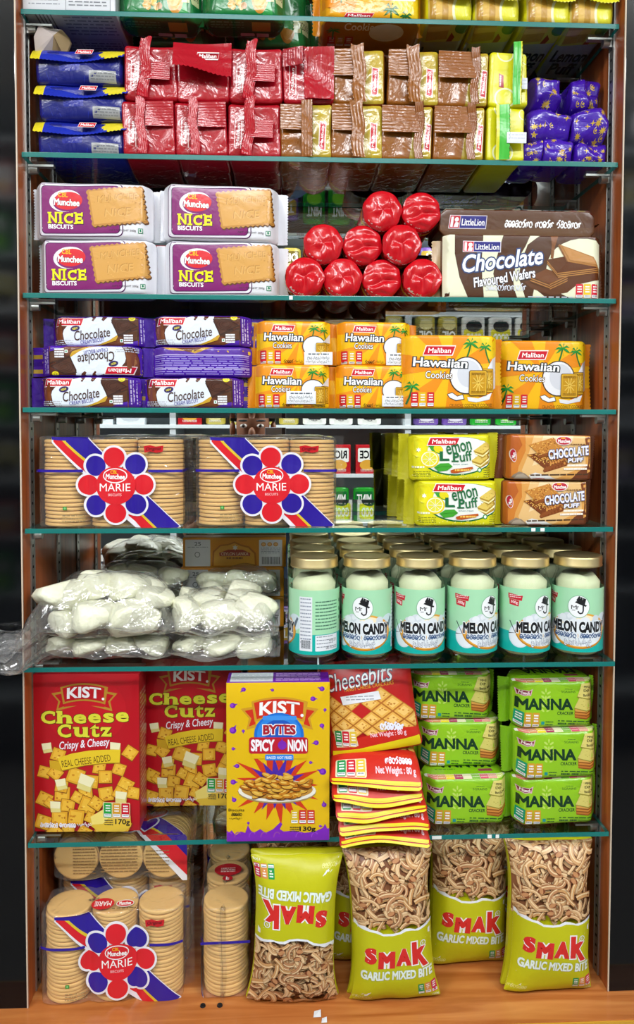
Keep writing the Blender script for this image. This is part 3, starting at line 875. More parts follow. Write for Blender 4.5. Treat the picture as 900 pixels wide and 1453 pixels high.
def art_choc_back():
    A = Art([(115, 285), (735, 285), (725, 510), (115, 508)])
    A.rect(60, 270, 780, 345, '#57339c'); A.poly([(170, 285), (500, 285), (430, 318), (380, 338), (330, 318), (220, 312)], '#b98e35'); A.poly([(260, 290), (440, 288), (380, 322), (340, 326)], '#6b3a20')
    A.rect(120, 345, 715, 352, '#bfb2e6'); A.lines(124, 358, 712, 500, 9, '#a394dd', 0.36, 0.06); A.rect(120, 446, 712, 450, '#cfc6ee')
    A.ell(716, 325, 12, 14, '#d6b63a')
    for k in range(8): A.ell(A.rng.uniform(180, 700), A.rng.uniform(290, 330), 6, 4, '#d4b13a', n=7)
    return A
def make_choc(front):
    w, h, d = 0.142, 0.0435, 0.055
    t = thing('chocolate_biscuit_pack', 'x', 'biscuit pack', group='purple chocolate cream biscuit packs')
    e = Art([(0, 0), (100, 100)])
    for k in range(16): e.star(e.rng.uniform(5, 95), e.rng.uniform(5, 95), 6, e.rng.choice(['#c9a436', '#e3c557', '#7c4a2a']), 4, 0.5)
    solid('wrapper', w, h, d, 0.005, '#43179a', {'front': front, 'right': e, 'left': e}, flow_deform(w, d, h, 0.018, 0.3, 0.96, 0.001, 0.0007, 80, 4, 0.0014), parent=t)
    fin('end_seal', h * 0.96, 0.017, '#43179a', 1, w / 2 - 0.001, 0.001, t, None, 6, 0.003, cols=['#43179a', '#4f22a8', '#b8953a', '#43179a', '#3a138a', '#4a1d9e', '#c2a040', '#43179a'])
    fin('end_seal', h * 0.96, 0.016, '#3d158f', -1, -w / 2 + 0.001, 0.001, t, None, 7, 0.003)
    return t
cho = make_choc(art_choc()); chb = make_choc(art_choc_back())
hC = 0.0442; dC = 0.055
put(cho, 124, 560, 0.014, SZ[3], 'purple chocolate cream biscuit pack, bottom of the stack by the left upright', True, d=dC)
put(cho, 124, 514, 0.016, SZ[3] + 2 * hC - 0.0005, 'purple chocolate cream biscuit pack lying upside down, middle of the stack by the left upright', rot=(0, PI, 0), d=dC)
put(cho, 141, 472, 0.036, SZ[3] + 2 * hC, 'purple chocolate cream biscuit pack, top of the stack by the left upright', d=dC)
put(cho, 274, 560, 0.014, SZ[3], 'purple chocolate cream biscuit pack on glass beside the small yellow cookie packs', d=dC)
put(chb, 286, 514, 0.018, SZ[3] + hC, 'purple biscuit pack showing its back full of fine print', True, (0, 0, 0.02), dC)
put(cho, 286, 470, 0.020, SZ[3] + 2 * hC, 'purple chocolate cream biscuit pack lying on the pack turned to its fine print', rot=(0, 0, -0.02), d=dC)

# ---- yellow coconut cookie packs
def palm(A, x, y, r, c='#1d8a2f', lean=0, h=None):
    h = h or r * 1.9
    A.line([(x, y), (x - lean * .4, y + h * .5), (x - lean, y + h)], r * .2, '#1b6b2a')
    for k in range(8):
        a = math.radians(-175 + k * 50) if k < 5 else math.radians(20 + (k - 5) * 65)
        tx, ty = x + r * math.cos(a), y + r * 0.75 * math.sin(a) + r * .25
        mx_, my_ = x + r * .55 * math.cos(a), y + r * .6 * math.sin(a) - r * .12
        A.poly([(x, y - r * .08), (mx_, my_), (tx, ty), (mx_, my_ + r * .28), (x, y + r * .1)], c)
def rays(A, cx, cy, R, n, col, a0=0):
    for k in range(n):
        a, b = math.radians(a0 + 360 * k / n), math.radians(a0 + 360 * (k + .5) / n)
        A.poly([(cx, cy), (cx + R * math.cos(a), cy + R * math.sin(a)), (cx + R * math.cos(b), cy + R * math.sin(b))], col)
def cookie(A, x0, y0, x1, y1, k=1):
    A.rect(x0 - 3 * k, y0 - 3 * k, x1 + 3 * k, y1 + 3 * k, '#6a4a10', 8 * k); A.rect(x0, y0, x1, y1, '#d3a52a', 7 * k); A.rect(x0 + 5 * k, y0 + 5 * k, x1 - 5 * k, y1 - 5 * k, '#c4921e', 5 * k)
    cx, cy = (x0 + x1) / 2, (y0 + y1) / 2
    for j in range(10):
        a = 2 * PI * j / 10
        A.line([(cx + 4 * k * math.cos(a), cy + 4 * k * math.sin(a)), (cx + (x1 - x0) * .36 * math.cos(a), cy + (y1 - y0) * .36 * math.sin(a))], 4 * k, '#e4c255')
    A.lines(x0 + 8 * k, y0 + 9 * k, x1 - 8 * k, y0 + 20 * k, 2, '#8f6a14', .5); A.lines(x0 + 8 * k, y1 - 18 * k, x1 - 8 * k, y1 - 7 * k, 2, '#8f6a14', .5)
def art_coco_large():
    A = Art([(45, 45), (472, 45), (475, 372), (45, 368)])
    A.rect(30, 30, 490, 380, '#edb513')
    rays(A, 250, 190, 330, 7, '#e58a12', 18)
    A.poly([(380, 40), (490, 40), (490, 140), (420, 150)], '#edc81a')
    palm(A, 342, 82, 38, lean=20, h=70); palm(A, 406, 96, 32, lean=-22, h=70); palm(A, 84, 270, 36, lean=22, h=80)
    A.ell(325, 222, 78, 84, '#4a3320'); A.ell(325, 222, 73, 79, '#e3e4ea'); A.ell(335, 215, 52, 60, '#cdd0da')
    A.poly([(420, 190), (440, 150), (475, 130), (490, 140), (490, 270), (440, 290)], '#dfe1e8')
    A.poly([(238, 305), (262, 296), (285, 312), (310, 305), (318, 328), (280, 336), (250, 322)], '#4a3b28'); A.poly([(242, 306), (262, 300), (285, 316), (308, 309), (314, 326), (280, 332), (252, 320)], '#eceef2')
    A.poly([(330, 318), (380, 325), (440, 300), (430, 330), (370, 342), (335, 336)], '#e4e6ec')
    cookie(A, 398, 194, 450, 296, .8); cookie(A, 338, 202, 414, 310)
    A.logo(132, 94, 272, 131, 'Maliban', 0.1)
    A.text('Hawaiian', 86, 146, 328, 186, '#f4f4f6', 0.02, 0.05, 2, '#2a3138', 0.075)
    A.text('Cookies', 142, 204, 260, 236, '#f4f4f6', 0.0, 0.03, 2, '#6a4a18', 0.06)
    A.nut(76, 296, 184, 361, ['#c8202a', '#d9b01e', '#c8202a'], 0.14)
    A.text('CRUNCHY COCONUT COOKIES', 252, 348, 446, 362, '#5a3a10', -0.004)
    A.lines(300, 368, 440, 376, 1, '#5a3a10')
    return A
def art_coco_small():
    A = Art([(30, 275), (445, 275), (445, 512), (30, 512)])
    A.rect(20, 260, 460, 520, '#edb812')
    rays(A, 270, 380, 380, 8, '#e8901a', 10)
    A.poly([(330, 270), (450, 270), (450, 400), (400, 330)], '#efcb1e')
    palm(A, 350, 316, 34, lean=14, h=58); palm(A, 404, 326, 28, lean=-14, h=60)
    A.ell(350, 412, 66, 58, '#4a3a28'); A.ell(350, 412, 61, 53, '#e2e4ea'); A.poly([(400, 390), (440, 340), (450, 345), (450, 480), (400, 480)], '#dcdfe6')
    cookie(A, 398, 392, 445, 482, .7); cookie(A, 362, 396, 420, 490, .8)
    A.logo(115, 300, 243, 331, 'Maliban', 0.1)
    A.text('Hawaiian', 74, 342, 288, 384, '#f4f4f6', 0.02, 0.05, 1, '#23303a', 0.08)
    A.text('Cookies', 123, 392, 226, 424, '#f4f4f6', 0.0, 0.03, 0, '#6a4a18', 0.06)
    A.nut(48, 436, 170, 514, ['#c8202a', '#d9b01e', '#c8202a'], 0.14)
    A.curls(182, 486, 236, 504, 5, '#3a2a10', 2.5); A.text('كوكيز', 240, 484, 286, 504, '#3a2a10'); A.lines(300, 498, 420, 508, 1, '#5a3a10')
    return A
def make_coco(w, h, d, art, seed):
    t = thing('coconut_cookie_pack', 'x', 'cookie pack', group='yellow coconut cookie packs')
    solid('wrapper', w, h, d, 0.004, '#e3a015', {'front': art}, flow_deform(w, d, h, 0.012, 0.3, 0.985, 0.0015, 0.0007, 60, seed, 0.0014), parent=t, mat_=M['film_calm'])
    fin('end_seal', h * 0.97, 0.011, '#d98a14', 1, w / 2 - 0.001, 0.001, t, M['film_calm'], seed, 0.003, cols=['#d98a14', '#e0a81c', '#d07c12'])
    fin('end_seal', h * 0.97, 0.011, '#d98a14', -1, -w / 2 + 0.001, 0.001, t, M['film_calm'], seed + 1, 0.003)
    return t
ws, hs, ds = 0.108, 0.0625, 0.05
cs = make_coco(ws, hs, ds, art_coco_small(), 11)
cl = make_coco(0.139, 0.1045, 0.045, art_coco_large(), 12)
def sticker_art():
    A = Art([(205, 420), (367, 488)])
    A.lines(228, 428, 345, 440, 1, '#5a6068', .6); A.text('حاوي نارجيل كوكيز', 222, 442, 348, 462, '#22262c', 0.01); A.text('كوكيز نارجيل ۱۰۰', 215, 464, 355, 480, '#30343a')
    return A
st_art = sticker_art()
def sticker(t, x0, x1, z0, z1, y, art, base='#dfe2e8', deform=None):
    o = solid('price_sticker', x1 - x0, z1 - z0, 0.0004, 0.0001, base, {'front': art}, None, 0.02, 0.00002, M['paper'], t)
    o.location = ((x0 + x1) / 2, y, z0); return o
sp = [(415, 550, 0.014, 0, 'small yellow coconut cookie pack on glass beside the purple packs, sticker across its cookies', (205, 367, 420, 488)),
      (417, 491, 0.022, 1, 'small yellow coconut cookie pack stacked beside the topmost purple pack', (295, 452, 205 + 238, 275 + 238)),
      (530, 550, 0.018, 0, 'small yellow coconut cookie pack on glass, partly behind the large cookie pack', (285, 450, 440, 500)),
      (532, 491, 0.024, 1, 'small yellow coconut cookie pack, upper one partly behind the large cookie pack', (300, 455, 445, 512))]
base_cs = cs
for i, (px, py, Y, k, lab, (a, b, c, e)) in enumerate(sp):
    t = cs if i == 0 else copy_tree(cs0)
    if i == 0:
        cs0 = copy_tree(cs)
    t.location = (X(px, py, Y), Y + ds / 2, SZ[3] + k * (hs + 0.0005)); t['label'] = lab
    m = lambda v: (v - 30) / 415 * ws - ws / 2
    n = lambda v: (512 - v) / 237 * hs
    sticker(t, m(a), m(b), n(e), n(c), -ds / 2 - 0.0035, st_art)
for c in kids(cs0): bpy.data.objects.remove(c)
bpy.data.objects.remove(cs0)
put(cl, 640, 530, 0.004, SZ[3], 'large yellow coconut cookie pack in front, beside the small cookie packs', True, (0, 0, 0.03), 0.045)
put(cl, 772, 530, 0.06, SZ[3], 'large yellow coconut cookie pack standing back near the right wooden upright', d=0.045)
# ---- round biscuits wrapped in clear film with a flower-printed band
def biscuit_mesh(R=0.0335, H=0.0054):
    V, Fs = [], []
    prof = [(0.0, 0.0), (R * .9, 0.0), (R * .98, 0.0006), (R, 0.0016), (R * .985, H * .55), (R * .99, H * .75), (R * .95, H * .95), (R * .88, H), (R * .80, H * .93), (R * .5, H * .97), (0.0, H * .95)]
    n = 36
    for i, (r, z) in enumerate(prof):
        for j in range(n):
            a = 2 * PI * j / n
            V.append((r * math.cos(a), r * math.sin(a), z))
    for i in range(len(prof) - 1):
        for j in range(n):
            q, p = i * n + j, i * n + (j + 1) % n
            Fs.append((q, p, p + n, q + n))
    me = mesh_from(V, Fs, 'biscuit'); me.materials.append(M['biscuit'])
    bm = bmesh.new(); bm.from_mesh(me); bmesh.ops.remove_doubles(bm, verts=bm.verts, dist=1e-6); bm.to_mesh(me); bm.free()
    me.polygons.foreach_set('use_smooth', [True] * len(me.polygons))
    return me
BIS = biscuit_mesh(); BH = 0.00565
def art_band():
    A = Art([(75, 85), (800, 85), (800, 552), (75, 552)])
    w_, r_, b_, y_ = '#e6e4ec', '#d21f2b', '#2c1a92', '#d9bd2e'
    A.poly([(150, 112), (150, 85), (330, 85), (790, 545), (790, 552), (560, 552)], w_)
    A.poly([(158, 108), (162, 85), (262, 85), (745, 552), (590, 552)], r_)
    A.poly([(200, 85), (322, 85), (785, 545), (775, 552), (668, 552)], b_)
    A.poly([(182, 85), (200, 85), (672, 552), (655, 552)], y_)
    A.poly([(150, 85), (215, 85), (330, 85), (322, 98), (240, 108), (152, 100)], b_)
    A.rect(70, 251, 300, 265, b_); A.rect(630, 251, 810, 265, b_)
    pet = [(460, 188, r_), (566, 224, b_), (606, 328, r_), (568, 430, b_), (467, 474, r_), (366, 434, b_), (330, 330, r_), (366, 231, b_)]
    for x, y, c in pet: A.ell(x, y, 63, 63, w_, n=32)
    for x, y, c in pet: A.ell(x, y, 52, 52, c, n=32)
    A.ell(467, 333, 98, 98, r_, n=40)
    A.ring(465, 282, 58, 36, 5, '#efe6ea', 0, 360, 26); A.text('CBL', 442, 254, 478, 272, '#f0b41e', 0.02); A.text('Munchee', 418, 273, 514, 300, '#f6f3f5', 0.03, 0.05, 2)
    A.text('MARIE', 388, 322, 540, 362, '#f4f2f4', 0.0); A.text('BISCUITS', 432, 374, 498, 387, '#f0c9cc', -0.01)
    A.poly([(608, 130), (640, 124), (670, 132), (708, 126), (704, 158), (672, 164), (640, 156), (612, 164)], '#c01c26'); A.text('Original', 620, 134, 696, 156, '#3c1216', 0.01, 0.2, -3)
    A.rect(202, 442, 222, 460, '#2f8a36'); A.ell(212, 451, 6, 6, '#7dc07a', n=8); A.lines(200, 486, 310, 530, 3, '#a08a60', 0.35)
    return A
BAND = art_band()
def make_marie(rows=2, seed=1, nb=22):
    """three columns of round biscuits inside a clear wrap"""
    rn = random.Random(seed)
    w, h, d = 0.203, nb * BH + 0.004, 0.068 * rows + 0.004
    t = thing('wrapped_biscuit_block', 'x', 'biscuit pack', group='clear wrapped blocks of round biscuits')
    for c in range(3):
        for k in range(nb):
            b = obj('biscuit', BIS, None, t)
            b.location = ((c - 1) * 0.0672 + rn.uniform(-.0008, .0008), -d / 2 + 0.0355 + rn.uniform(-.0008, .0008), 0.001 + k * BH)
            b.rotation_euler = (rn.uniform(-.015, .015), rn.uniform(-.015, .015), rn.uniform(0, 6))
    def de(P):
        Q = P.copy()
        sc_ = np.sin(np.clip((Q[:, 0] + .1008) / .0672 % 1, 0, 1) * PI)       # the film dips between the columns
        Q[:, 1] += np.where(P[:, 1] < 0, 1, -1) * (1 - sc_) ** 2 * 0.007
        Q[:, 2] += (P[:, 2] > h * .45) * 0.0012 * ripple(P, seed, 90)
        Q[:, 1] += 0.0008 * ripple(P, seed + 3, 70)
        return Q
    wr = solid('clear_wrap', w, h + 0.001, d, 0.004, '#ffffff', None, de, 0.006, mat_=M['wrap'], parent=t)
    # the printed band follows the film
    ext = np.array([w, d, h]) / 2
    cu, cv = np.linspace(0, 1, 40), np.linspace(0, 1, 24)
    UV, Fs, C, lv = BAND.subdivided(cu, cv)
    P = np.stack([(UV[:, 0] * 2 - 1) * ext[0], -np.full(len(UV), ext[1]), (UV[:, 1] * 2 - 1) * ext[2]], 1)
    Q = de(P); Q[:, 1] -= 0.0009 + lv * 0.00012; Q[:, 2] += h / 2
    k0 = len(Q); zs_ = (h * .615, h * .645)
    ring_ = [(sx * (w / 2 + .0008), -d / 2 + d * k / 6, z) for sx in (-1, 1) for k in range(7) for z in zs_]
    Q = np.r_[Q, np.array(ring_)]
    for r_ in range(2):
        for k in range(6):
            q = k0 + r_ * 14 + 2 * k; Fs.append((q, q + 2, q + 3, q + 1)); C.append(lin('#2c1a92'))
    obj('printed_band', mesh_from(Q, [tuple(f) for f in Fs], 'band', True, C), M['film_calm'], t)
    # crimped clear ends
    for s in (-1, 1):
        fin('wrap_end', h * 1.02, 0.014 if s > 0 else 0.007, '#ffffff', s, s * (w / 2 - 0.001), 0.0005, t, M['wrap'], seed + s, 0.004, -d * .1, zig=0.003)
    return t, w, h, d
mar, mw, mh, md = make_marie(2, 1)
def topdown(art_pts): pass
put(mar, 156, 680, 0.007, SZ[4], 'clear wrapped block of round biscuits with flower print, against the left wooden upright', True, d=md)
m2 = copy_tree(mar)
m2.location = (X(378, 680, 0.016), 0.016 + md / 2, SZ[4]); m2['label'] = 'clear wrapped block of round biscuits with flower print, near the lemon packs'

# ---- lemon puff packs
def lemon(A, x, y, r, cut=True):
    A.ell(x, y, r, r * .95, '#e6cf1a')
    if cut:
        A.ell(x - r * .03, y - r * .04, r * .86, r * .82, '#f1f2d6'); A.ell(x - r * .03, y - r * .04, r * .76, r * .72, '#dfd83e')
        for k in range(8): A.line([(x, y), (x + r * .74 * math.cos(k * PI / 4), y + r * .7 * math.sin(k * PI / 4))], r * .05, '#f3f3d8')
def art_lemon():
    A = Art([(235, 418), (800, 412), (795, 740), (240, 742)])
    A.rect(220, 400, 820, 760, '#d6d21c')
    A.ell(560, 570, 250, 140, '#1c6a34', -4); A.ell(562, 566, 244, 133, '#e4e8e2', -4); A.poly([(230, 400), (420, 400), (360, 480), (330, 600), (360, 760), (230, 760)], '#dad51d')
    A.ell(290, 510, 50, 66, '#e6dc20'); A.star(288, 525, 18, '#f2f4ee', 6, .5)
    A.poly([(350, 490), (420, 505), (440, 560), (380, 540)], '#3c9a30'); lemon(A, 362, 592, 64); A.ell(420, 520, 34, 26, '#ddd01a', 30)
    A.poly([(390, 650), (430, 622), (490, 620), (515, 645), (480, 672), (420, 680)], '#3f9e2e'); A.line([(395, 655), (450, 645), (510, 645)], 3, '#2b7420')
    def puff(x, y):
        A.poly([(x, y + 40), (x + 90, y - 25), (x + 130, y + 10), (x + 120, y + 60), (x + 60, y + 95), (x + 10, y + 62)], '#a9862a')
        A.poly([(x, y + 38), (x + 90, y - 27), (x + 130, y + 8), (x + 62, y + 60)], '#d9bd5a'); A.poly([(x + 4, y + 52), (x + 62, y + 72), (x + 126, y + 22), (x + 124, y + 34), (x + 62, y + 84), (x + 8, y + 62)], '#e9dd9a')
        for k in range(9): A.ell(x + 30 + A.rng.uniform(0, 70), y + 5 + A.rng.uniform(0, 35), 3, 2.5, '#b08f36', n=7)
    puff(645, 565); puff(662, 495)
    A.logo(346, 440, 566, 492, 'Maliban', 0.1)
    A.text('L', 428, 536, 492, 602, '#17663a', 0.03); A.text('emon', 472, 480, 648, 545, '#17663a', 0.012, 0.05, -12); A.text('P', 518, 545, 560, 610, '#17663a', 0.03); A.text('uff', 562, 535, 652, 608, '#17663a', 0.012, 0.05, -8)
    A.rect(508, 602, 556, 612, '#17663a'); A.rect(430, 594, 494, 604, '#17663a')
    A.text('lemon cream', 518, 622, 620, 636, '#2a6a78', 0.0, 0.1)
    A.poly([(500, 672), (530, 662), (600, 655), (650, 648), (655, 662), (610, 678), (540, 692), (505, 690)], '#b8541c'); A.lines(530, 664, 640, 680, 1, '#f3c35a', .8)
    A.ell(700, 672, 16, 18, '#2c8a4a'); A.ell(700, 672, 9, 11, '#e6efe0'); A.lines(728, 655, 790, 735, 5, '#5f6a1c', .3); A.lines(258, 676, 370, 722, 4, '#6b7020', .4); A.lines(250, 640, 330, 662, 1, '#f0f0d0', .6)
    for k in range(30): A.ell(A.rng.uniform(240, 790), A.rng.uniform(700, 738), 4, 3, '#e9e78a', n=7)
    return A
def make_lemon(art):
    w, h, d = 0.121, 0.0665, 0.046
    t = thing('lemon_biscuit_pack', 'x', 'biscuit pack', group='yellow-green lemon biscuit packs')
    solid('wrapper', w, h, d, 0.005, '#cfcb1c', {'front': art}, flow_deform(w, d, h, 0.008, 0.4, 0.98, 0.001, 0.0008, 70, 21, 0.0014), parent=t, mat_=M['film_calm'])
    fin('end_seal', h * 1.02, 0.014, '#c4c020', 1, w / 2 - 0.001, 0.0005, t, None, 22, 0.003)
    fin('end_seal', h * 1.02, 0.015, '#b5b022', -1, -w / 2 + 0.001, 0.0005, t, None, 23, 0.004)
    return t
lem = make_lemon(art_lemon()); hL = 0.0672; dL = 0.046
put(lem, 650, 708, 0.012, SZ[4], 'lemon biscuit pack standing in front on the glass beside the orange-brown packs', True, d=dL)
put(lem, 642, 644, 0.016, SZ[4] + hL, 'lemon biscuit pack in front, upper one of its stack', rot=(0, -0.015, 0.02), d=dL)
put(lem, 637, 708, 0.064, SZ[4], 'second lemon biscuit pack back in the lower row, only its crimped end peeping out', rot=(0, 0, 0.02), d=dL)
put(lem, 630, 644, 0.067, SZ[4] + hL, 'second lemon biscuit pack back in the upper row, only its crimped end peeping out', d=dL)
put(lem, 620, 708, 0.116, SZ[4], 'rearmost lemon biscuit pack of the lower row, before the mirror', d=dL)
put(lem, 616, 644, 0.117, SZ[4] + hL, 'rearmost lemon biscuit pack of the upper row, before the mirror', d=dL)

# ---- chocolate puff packs
def art_puff():
    A = Art([(140, 105), (765, 112), (772, 452), (95, 432)])
    bands = ['#b5622a', '#c2742f', '#cf8a3a', '#d99d4c', '#dfae62', '#e2bb77', '#dfae5c', '#d49a48', '#b9783a', '#98582c', '#7c4326']
    A.rect(80, 90, 800, 470, '#b35d26')
    A.poly([(200, 90), (800, 90), (800, 470), (120, 470), (140, 300), (230, 180)], '#c87a30'); A.poly([(260, 90), (730, 90), (740, 380), (520, 470), (150, 470), (190, 330), (250, 220)], '#d59a50'); A.poly([(330, 90), (690, 90), (700, 330), (470, 430), (230, 440), (210, 360), (270, 240)], '#dfb67a'); A.poly([(400, 90), (610, 90), (600, 150), (500, 220), (380, 300), (290, 330)], '#e6cc9e')
    A.poly([(730, 90), (800, 90), (800, 470), (560, 470), (640, 380), (720, 330)], '#6c3a22'); A.poly([(690, 135), (720, 120), (740, 150), (720, 180), (700, 175)], '#7c4326')
    A.poly([(280, 440), (260, 400), (310, 380), (420, 410), (470, 440)], '#dcdad8'); A.poly([(110, 440), (140, 395), (190, 370), (230, 385), (270, 420), (280, 450)], '#8d7b68'); A.poly([(140, 430), (170, 395), (215, 385), (250, 415), (255, 440)], '#a59684')
    def puff(P, t, c1, c2):
        P = np.array(P, float)
        A.poly([tuple(p) for p in P] , c1)
        lo = P[3:0:-1]
        A.poly([tuple(P[3]), tuple(P[2]), tuple(P[1]), tuple(P[1] + (0, t)), tuple(P[2] + (0, t)), tuple(P[3] + (0, t))], c2)
        for k in range(70):
            a, b = A.rng.random(), A.rng.random()
            q = P[0] * (1 - a) * (1 - b) + P[1] * a * (1 - b) + P[2] * a * b + P[3] * (1 - a) * b
            A.ell(q[0], q[1], 5, 3.5, A.rng.choice(['#e3b45e', '#8a4a1c', '#d99c44']), n=7)
        for k in range(15):
            a = k / 14.0; q = P[2] * (1 - a) + P[1] * a if k % 2 else P[3] * (1 - a) + P[2] * a
            A.ell(q[0], q[1] + t * .55, 9, t * .36, '#c98640' if k % 2 else '#8a4a22', n=9)
    puff([(262, 248), (330, 236), (550, 300), (378, 350)], 32, '#6a3316', '#7a3d18'); puff([(255, 246), (420, 300), (555, 262), (380, 348)], 30, '#74391a', '#8a4a22')
    puff([(275, 178), (455, 128), (525, 205), (345, 250)], 22, '#c08038', '#8a4a1e')
    A.ell(530, 150, 60, 33, '#e9d9d4'); A.ell(530, 150, 54, 28, '#b5243a'); A.ell(525, 132, 18, 6, '#e69a2a'); A.text('Munchee', 486, 140, 576, 166, '#f3eeee', 0.03, 0.05)
    A.text('CHOCOLATE', 412, 200, 718, 268, '#e6e9fb', 0.03, 0.1, -6, '#4a4a78', 0.05); A.text('PUFF', 556, 274, 678, 306, '#e6e9fb', 0.03, 0.08, -3, '#4a3a58', 0.06)
    A.lines(580, 172, 700, 186, 1, '#6b4020', .5); A.lines(556, 322, 712, 342, 1, '#f3e9dc', .7, .03); A.lines(528, 348, 708, 370, 1, '#f3e9dc', .7, .03); A.lines(270, 394, 720, 410, 1, '#4a3422', .7, .05)
    A.ell(160, 252, 22, 48, '#e6d4ce'); A.ell(160, 252, 18, 43, '#b5243a'); A.text('Mun', 140, 240, 182, 264, '#f3eeee', 0.03, 0, -80)
    A.ell(335, 440, 50, 16, '#b5243a'); A.lines(300, 434, 370, 448, 1, '#e8cfc8', .5)
    return A
def make_puff(art):
    w, h, d = 0.128, 0.0665, 0.058
    t = thing('puff_biscuit_pack', 'x', 'biscuit pack', group='orange-brown puff biscuit packs')
    solid('wrapper', w, h, d, 0.005, '#7c4324', {'front': art}, flow_deform(w, d, h, 0.007, 0.45, 0.975, 0.0012, 0.0009, 65, 31, 0.0016), parent=t, mat_=M['film_calm'])
    fin('end_seal', h * 0.98, 0.012, '#5c3220', 1, w / 2 - 0.001, 0.0005, t, None, 32, 0.004, bend=0.004)
    fin('end_seal', h * 0.98, 0.012, '#6b3a24', -1, -w / 2 + 0.001, 0.0005, t, None, 33, 0.004, bend=0.006)
    return t
puf = make_puff(art_puff()); hP = 0.0673
put(puf, 777, 712, 0.018, SZ[4], 'orange-brown puff biscuit pack standing on the glass beside the front lemon pack', True, d=0.058)
put(puf, 782, 648, 0.012, SZ[4] + hP, 'orange-brown puff biscuit pack, upper one of the pair beside the lemon packs', rot=(0, 0.012, 0), d=0.058)
put(puf, 777, 712, 0.08, SZ[4], 'puff biscuit pack standing behind the lower front one', d=0.058)
put(puf, 780, 648, 0.08, SZ[4] + hP, 'puff biscuit pack standing behind the upper front one', d=0.058)

# ---- first shelf: packs stacked with their folded ends outwards
def patch(name, x0, x1, z0, z1, y, base, parent, seed, ridge=0.0006, nr=8, vert=True, amp=0.0015, zig=None, m=None, lift=0.0, cols=None, lean=0.0, dent=0.0):
    """a folded flap of film lying on the pack's end, ridged by its crimp"""
    nx, nz = 26, 26
    rn = random.Random(seed); a, b, c = rn.uniform(0, 6), rn.uniform(30, 70), rn.uniform(30, 70)
    V, Fs, C = [], [], []
    for i in range(nx + 1):
        for j in range(nz + 1):
            u, v = i / nx, j / nz
            x, z = x0 + (x1 - x0) * u, z0 + (z1 - z0) * v
            x += lean * (v - .5) + (0.0016 * math.sin(9 * v + a) if lean else 0)
            if dent: z += dent * math.sin(5 * u + a) * v ** 3
            rid = ridge * math.sin(2 * PI * nr * (u if vert else v))
            yy = y - amp * (0.6 + math.sin(a + b * x + c * z)) - rid - lift * (u if zig == 'r' else 1 - u if zig == 'l' else 1 - v if zig == 'b' else 0)
            if zig == 'l' and i == 0: x += 0.0014 * (j % 2)
            if zig == 'r' and i == nx: x -= 0.0014 * (j % 2)
            if zig == 'b' and j == 0: z += 0.0016 * (i % 2)
            if zig == 'b': z += 0.006 * math.sin(3.2 * u + a) * (1 - v)
            V.append((x, yy, z))
    for i in range(nx):
        for j in range(nz):
            q = i * (nz + 1) + j
            Fs.append((q, q + nz + 1, q + nz + 2, q + 1))
            C.append(lin(cols[int(len(cols) * i / nx)] if cols else base))
    return obj(name, mesh_from(V, Fs, name, True, C), m or M['foil'], parent)
EW, EH, ED = 0.0735, 0.077, 0.15
def end_body(t, base, art, seed, w=EW, h=EH, ridge=0.0016, mat_=None):
    def de(P):
        Q = P.copy()
        front = P[:, 1] < -ED / 2 + .02
        Q[:, 1] += front * (0.0007 * ripple(P, seed, 90) - ridge * np.maximum(0, ripple(P, seed + 2, 80, True)) + 0.003 * (1 - np.abs(P[:, 0] / w * 2) ** 3))
        Q[:, 0] += 0.001 * ripple(P, seed + 5, 60); Q[:, 2] += 0.001 * ripple(P, seed + 6, 60) * (P[:, 2] > 0)
        return Q
    return solid('wrapper', w, h, ED, 0.006, base, {'front': art} if art else None, de, 0.0045, parent=t, mat_=mat_ or M['foil'])
def badge_v(A, x0, y0, x1, y1, fill=None, w=4):
    """a slanted badge standing on end with a word reading upwards"""
    P = [(x0 + 6, y0), (x1, y0 + 8), (x1 - 6, y1), (x0, y1 - 8)]
    if fill: A.poly([(x0 + 2, y0 - 6), (x1 + 6, y0 + 4), (x1, y1 + 6), (x0 - 6, y1 - 4)], '#eadfd8'); A.poly(P, fill)
    else: A.line(P, w, '#eed9da', True)
    cx, cy, L, hh = (x0 + x1) / 2, (y0 + y1) / 2, (y1 - y0) * .76, (x1 - x0) * .42
    A.text('Maliban', cx - L / 2, cy - hh / 2, cx + L / 2, cy + hh / 2, '#f4e8e8', 0.02, 0.1, -86)
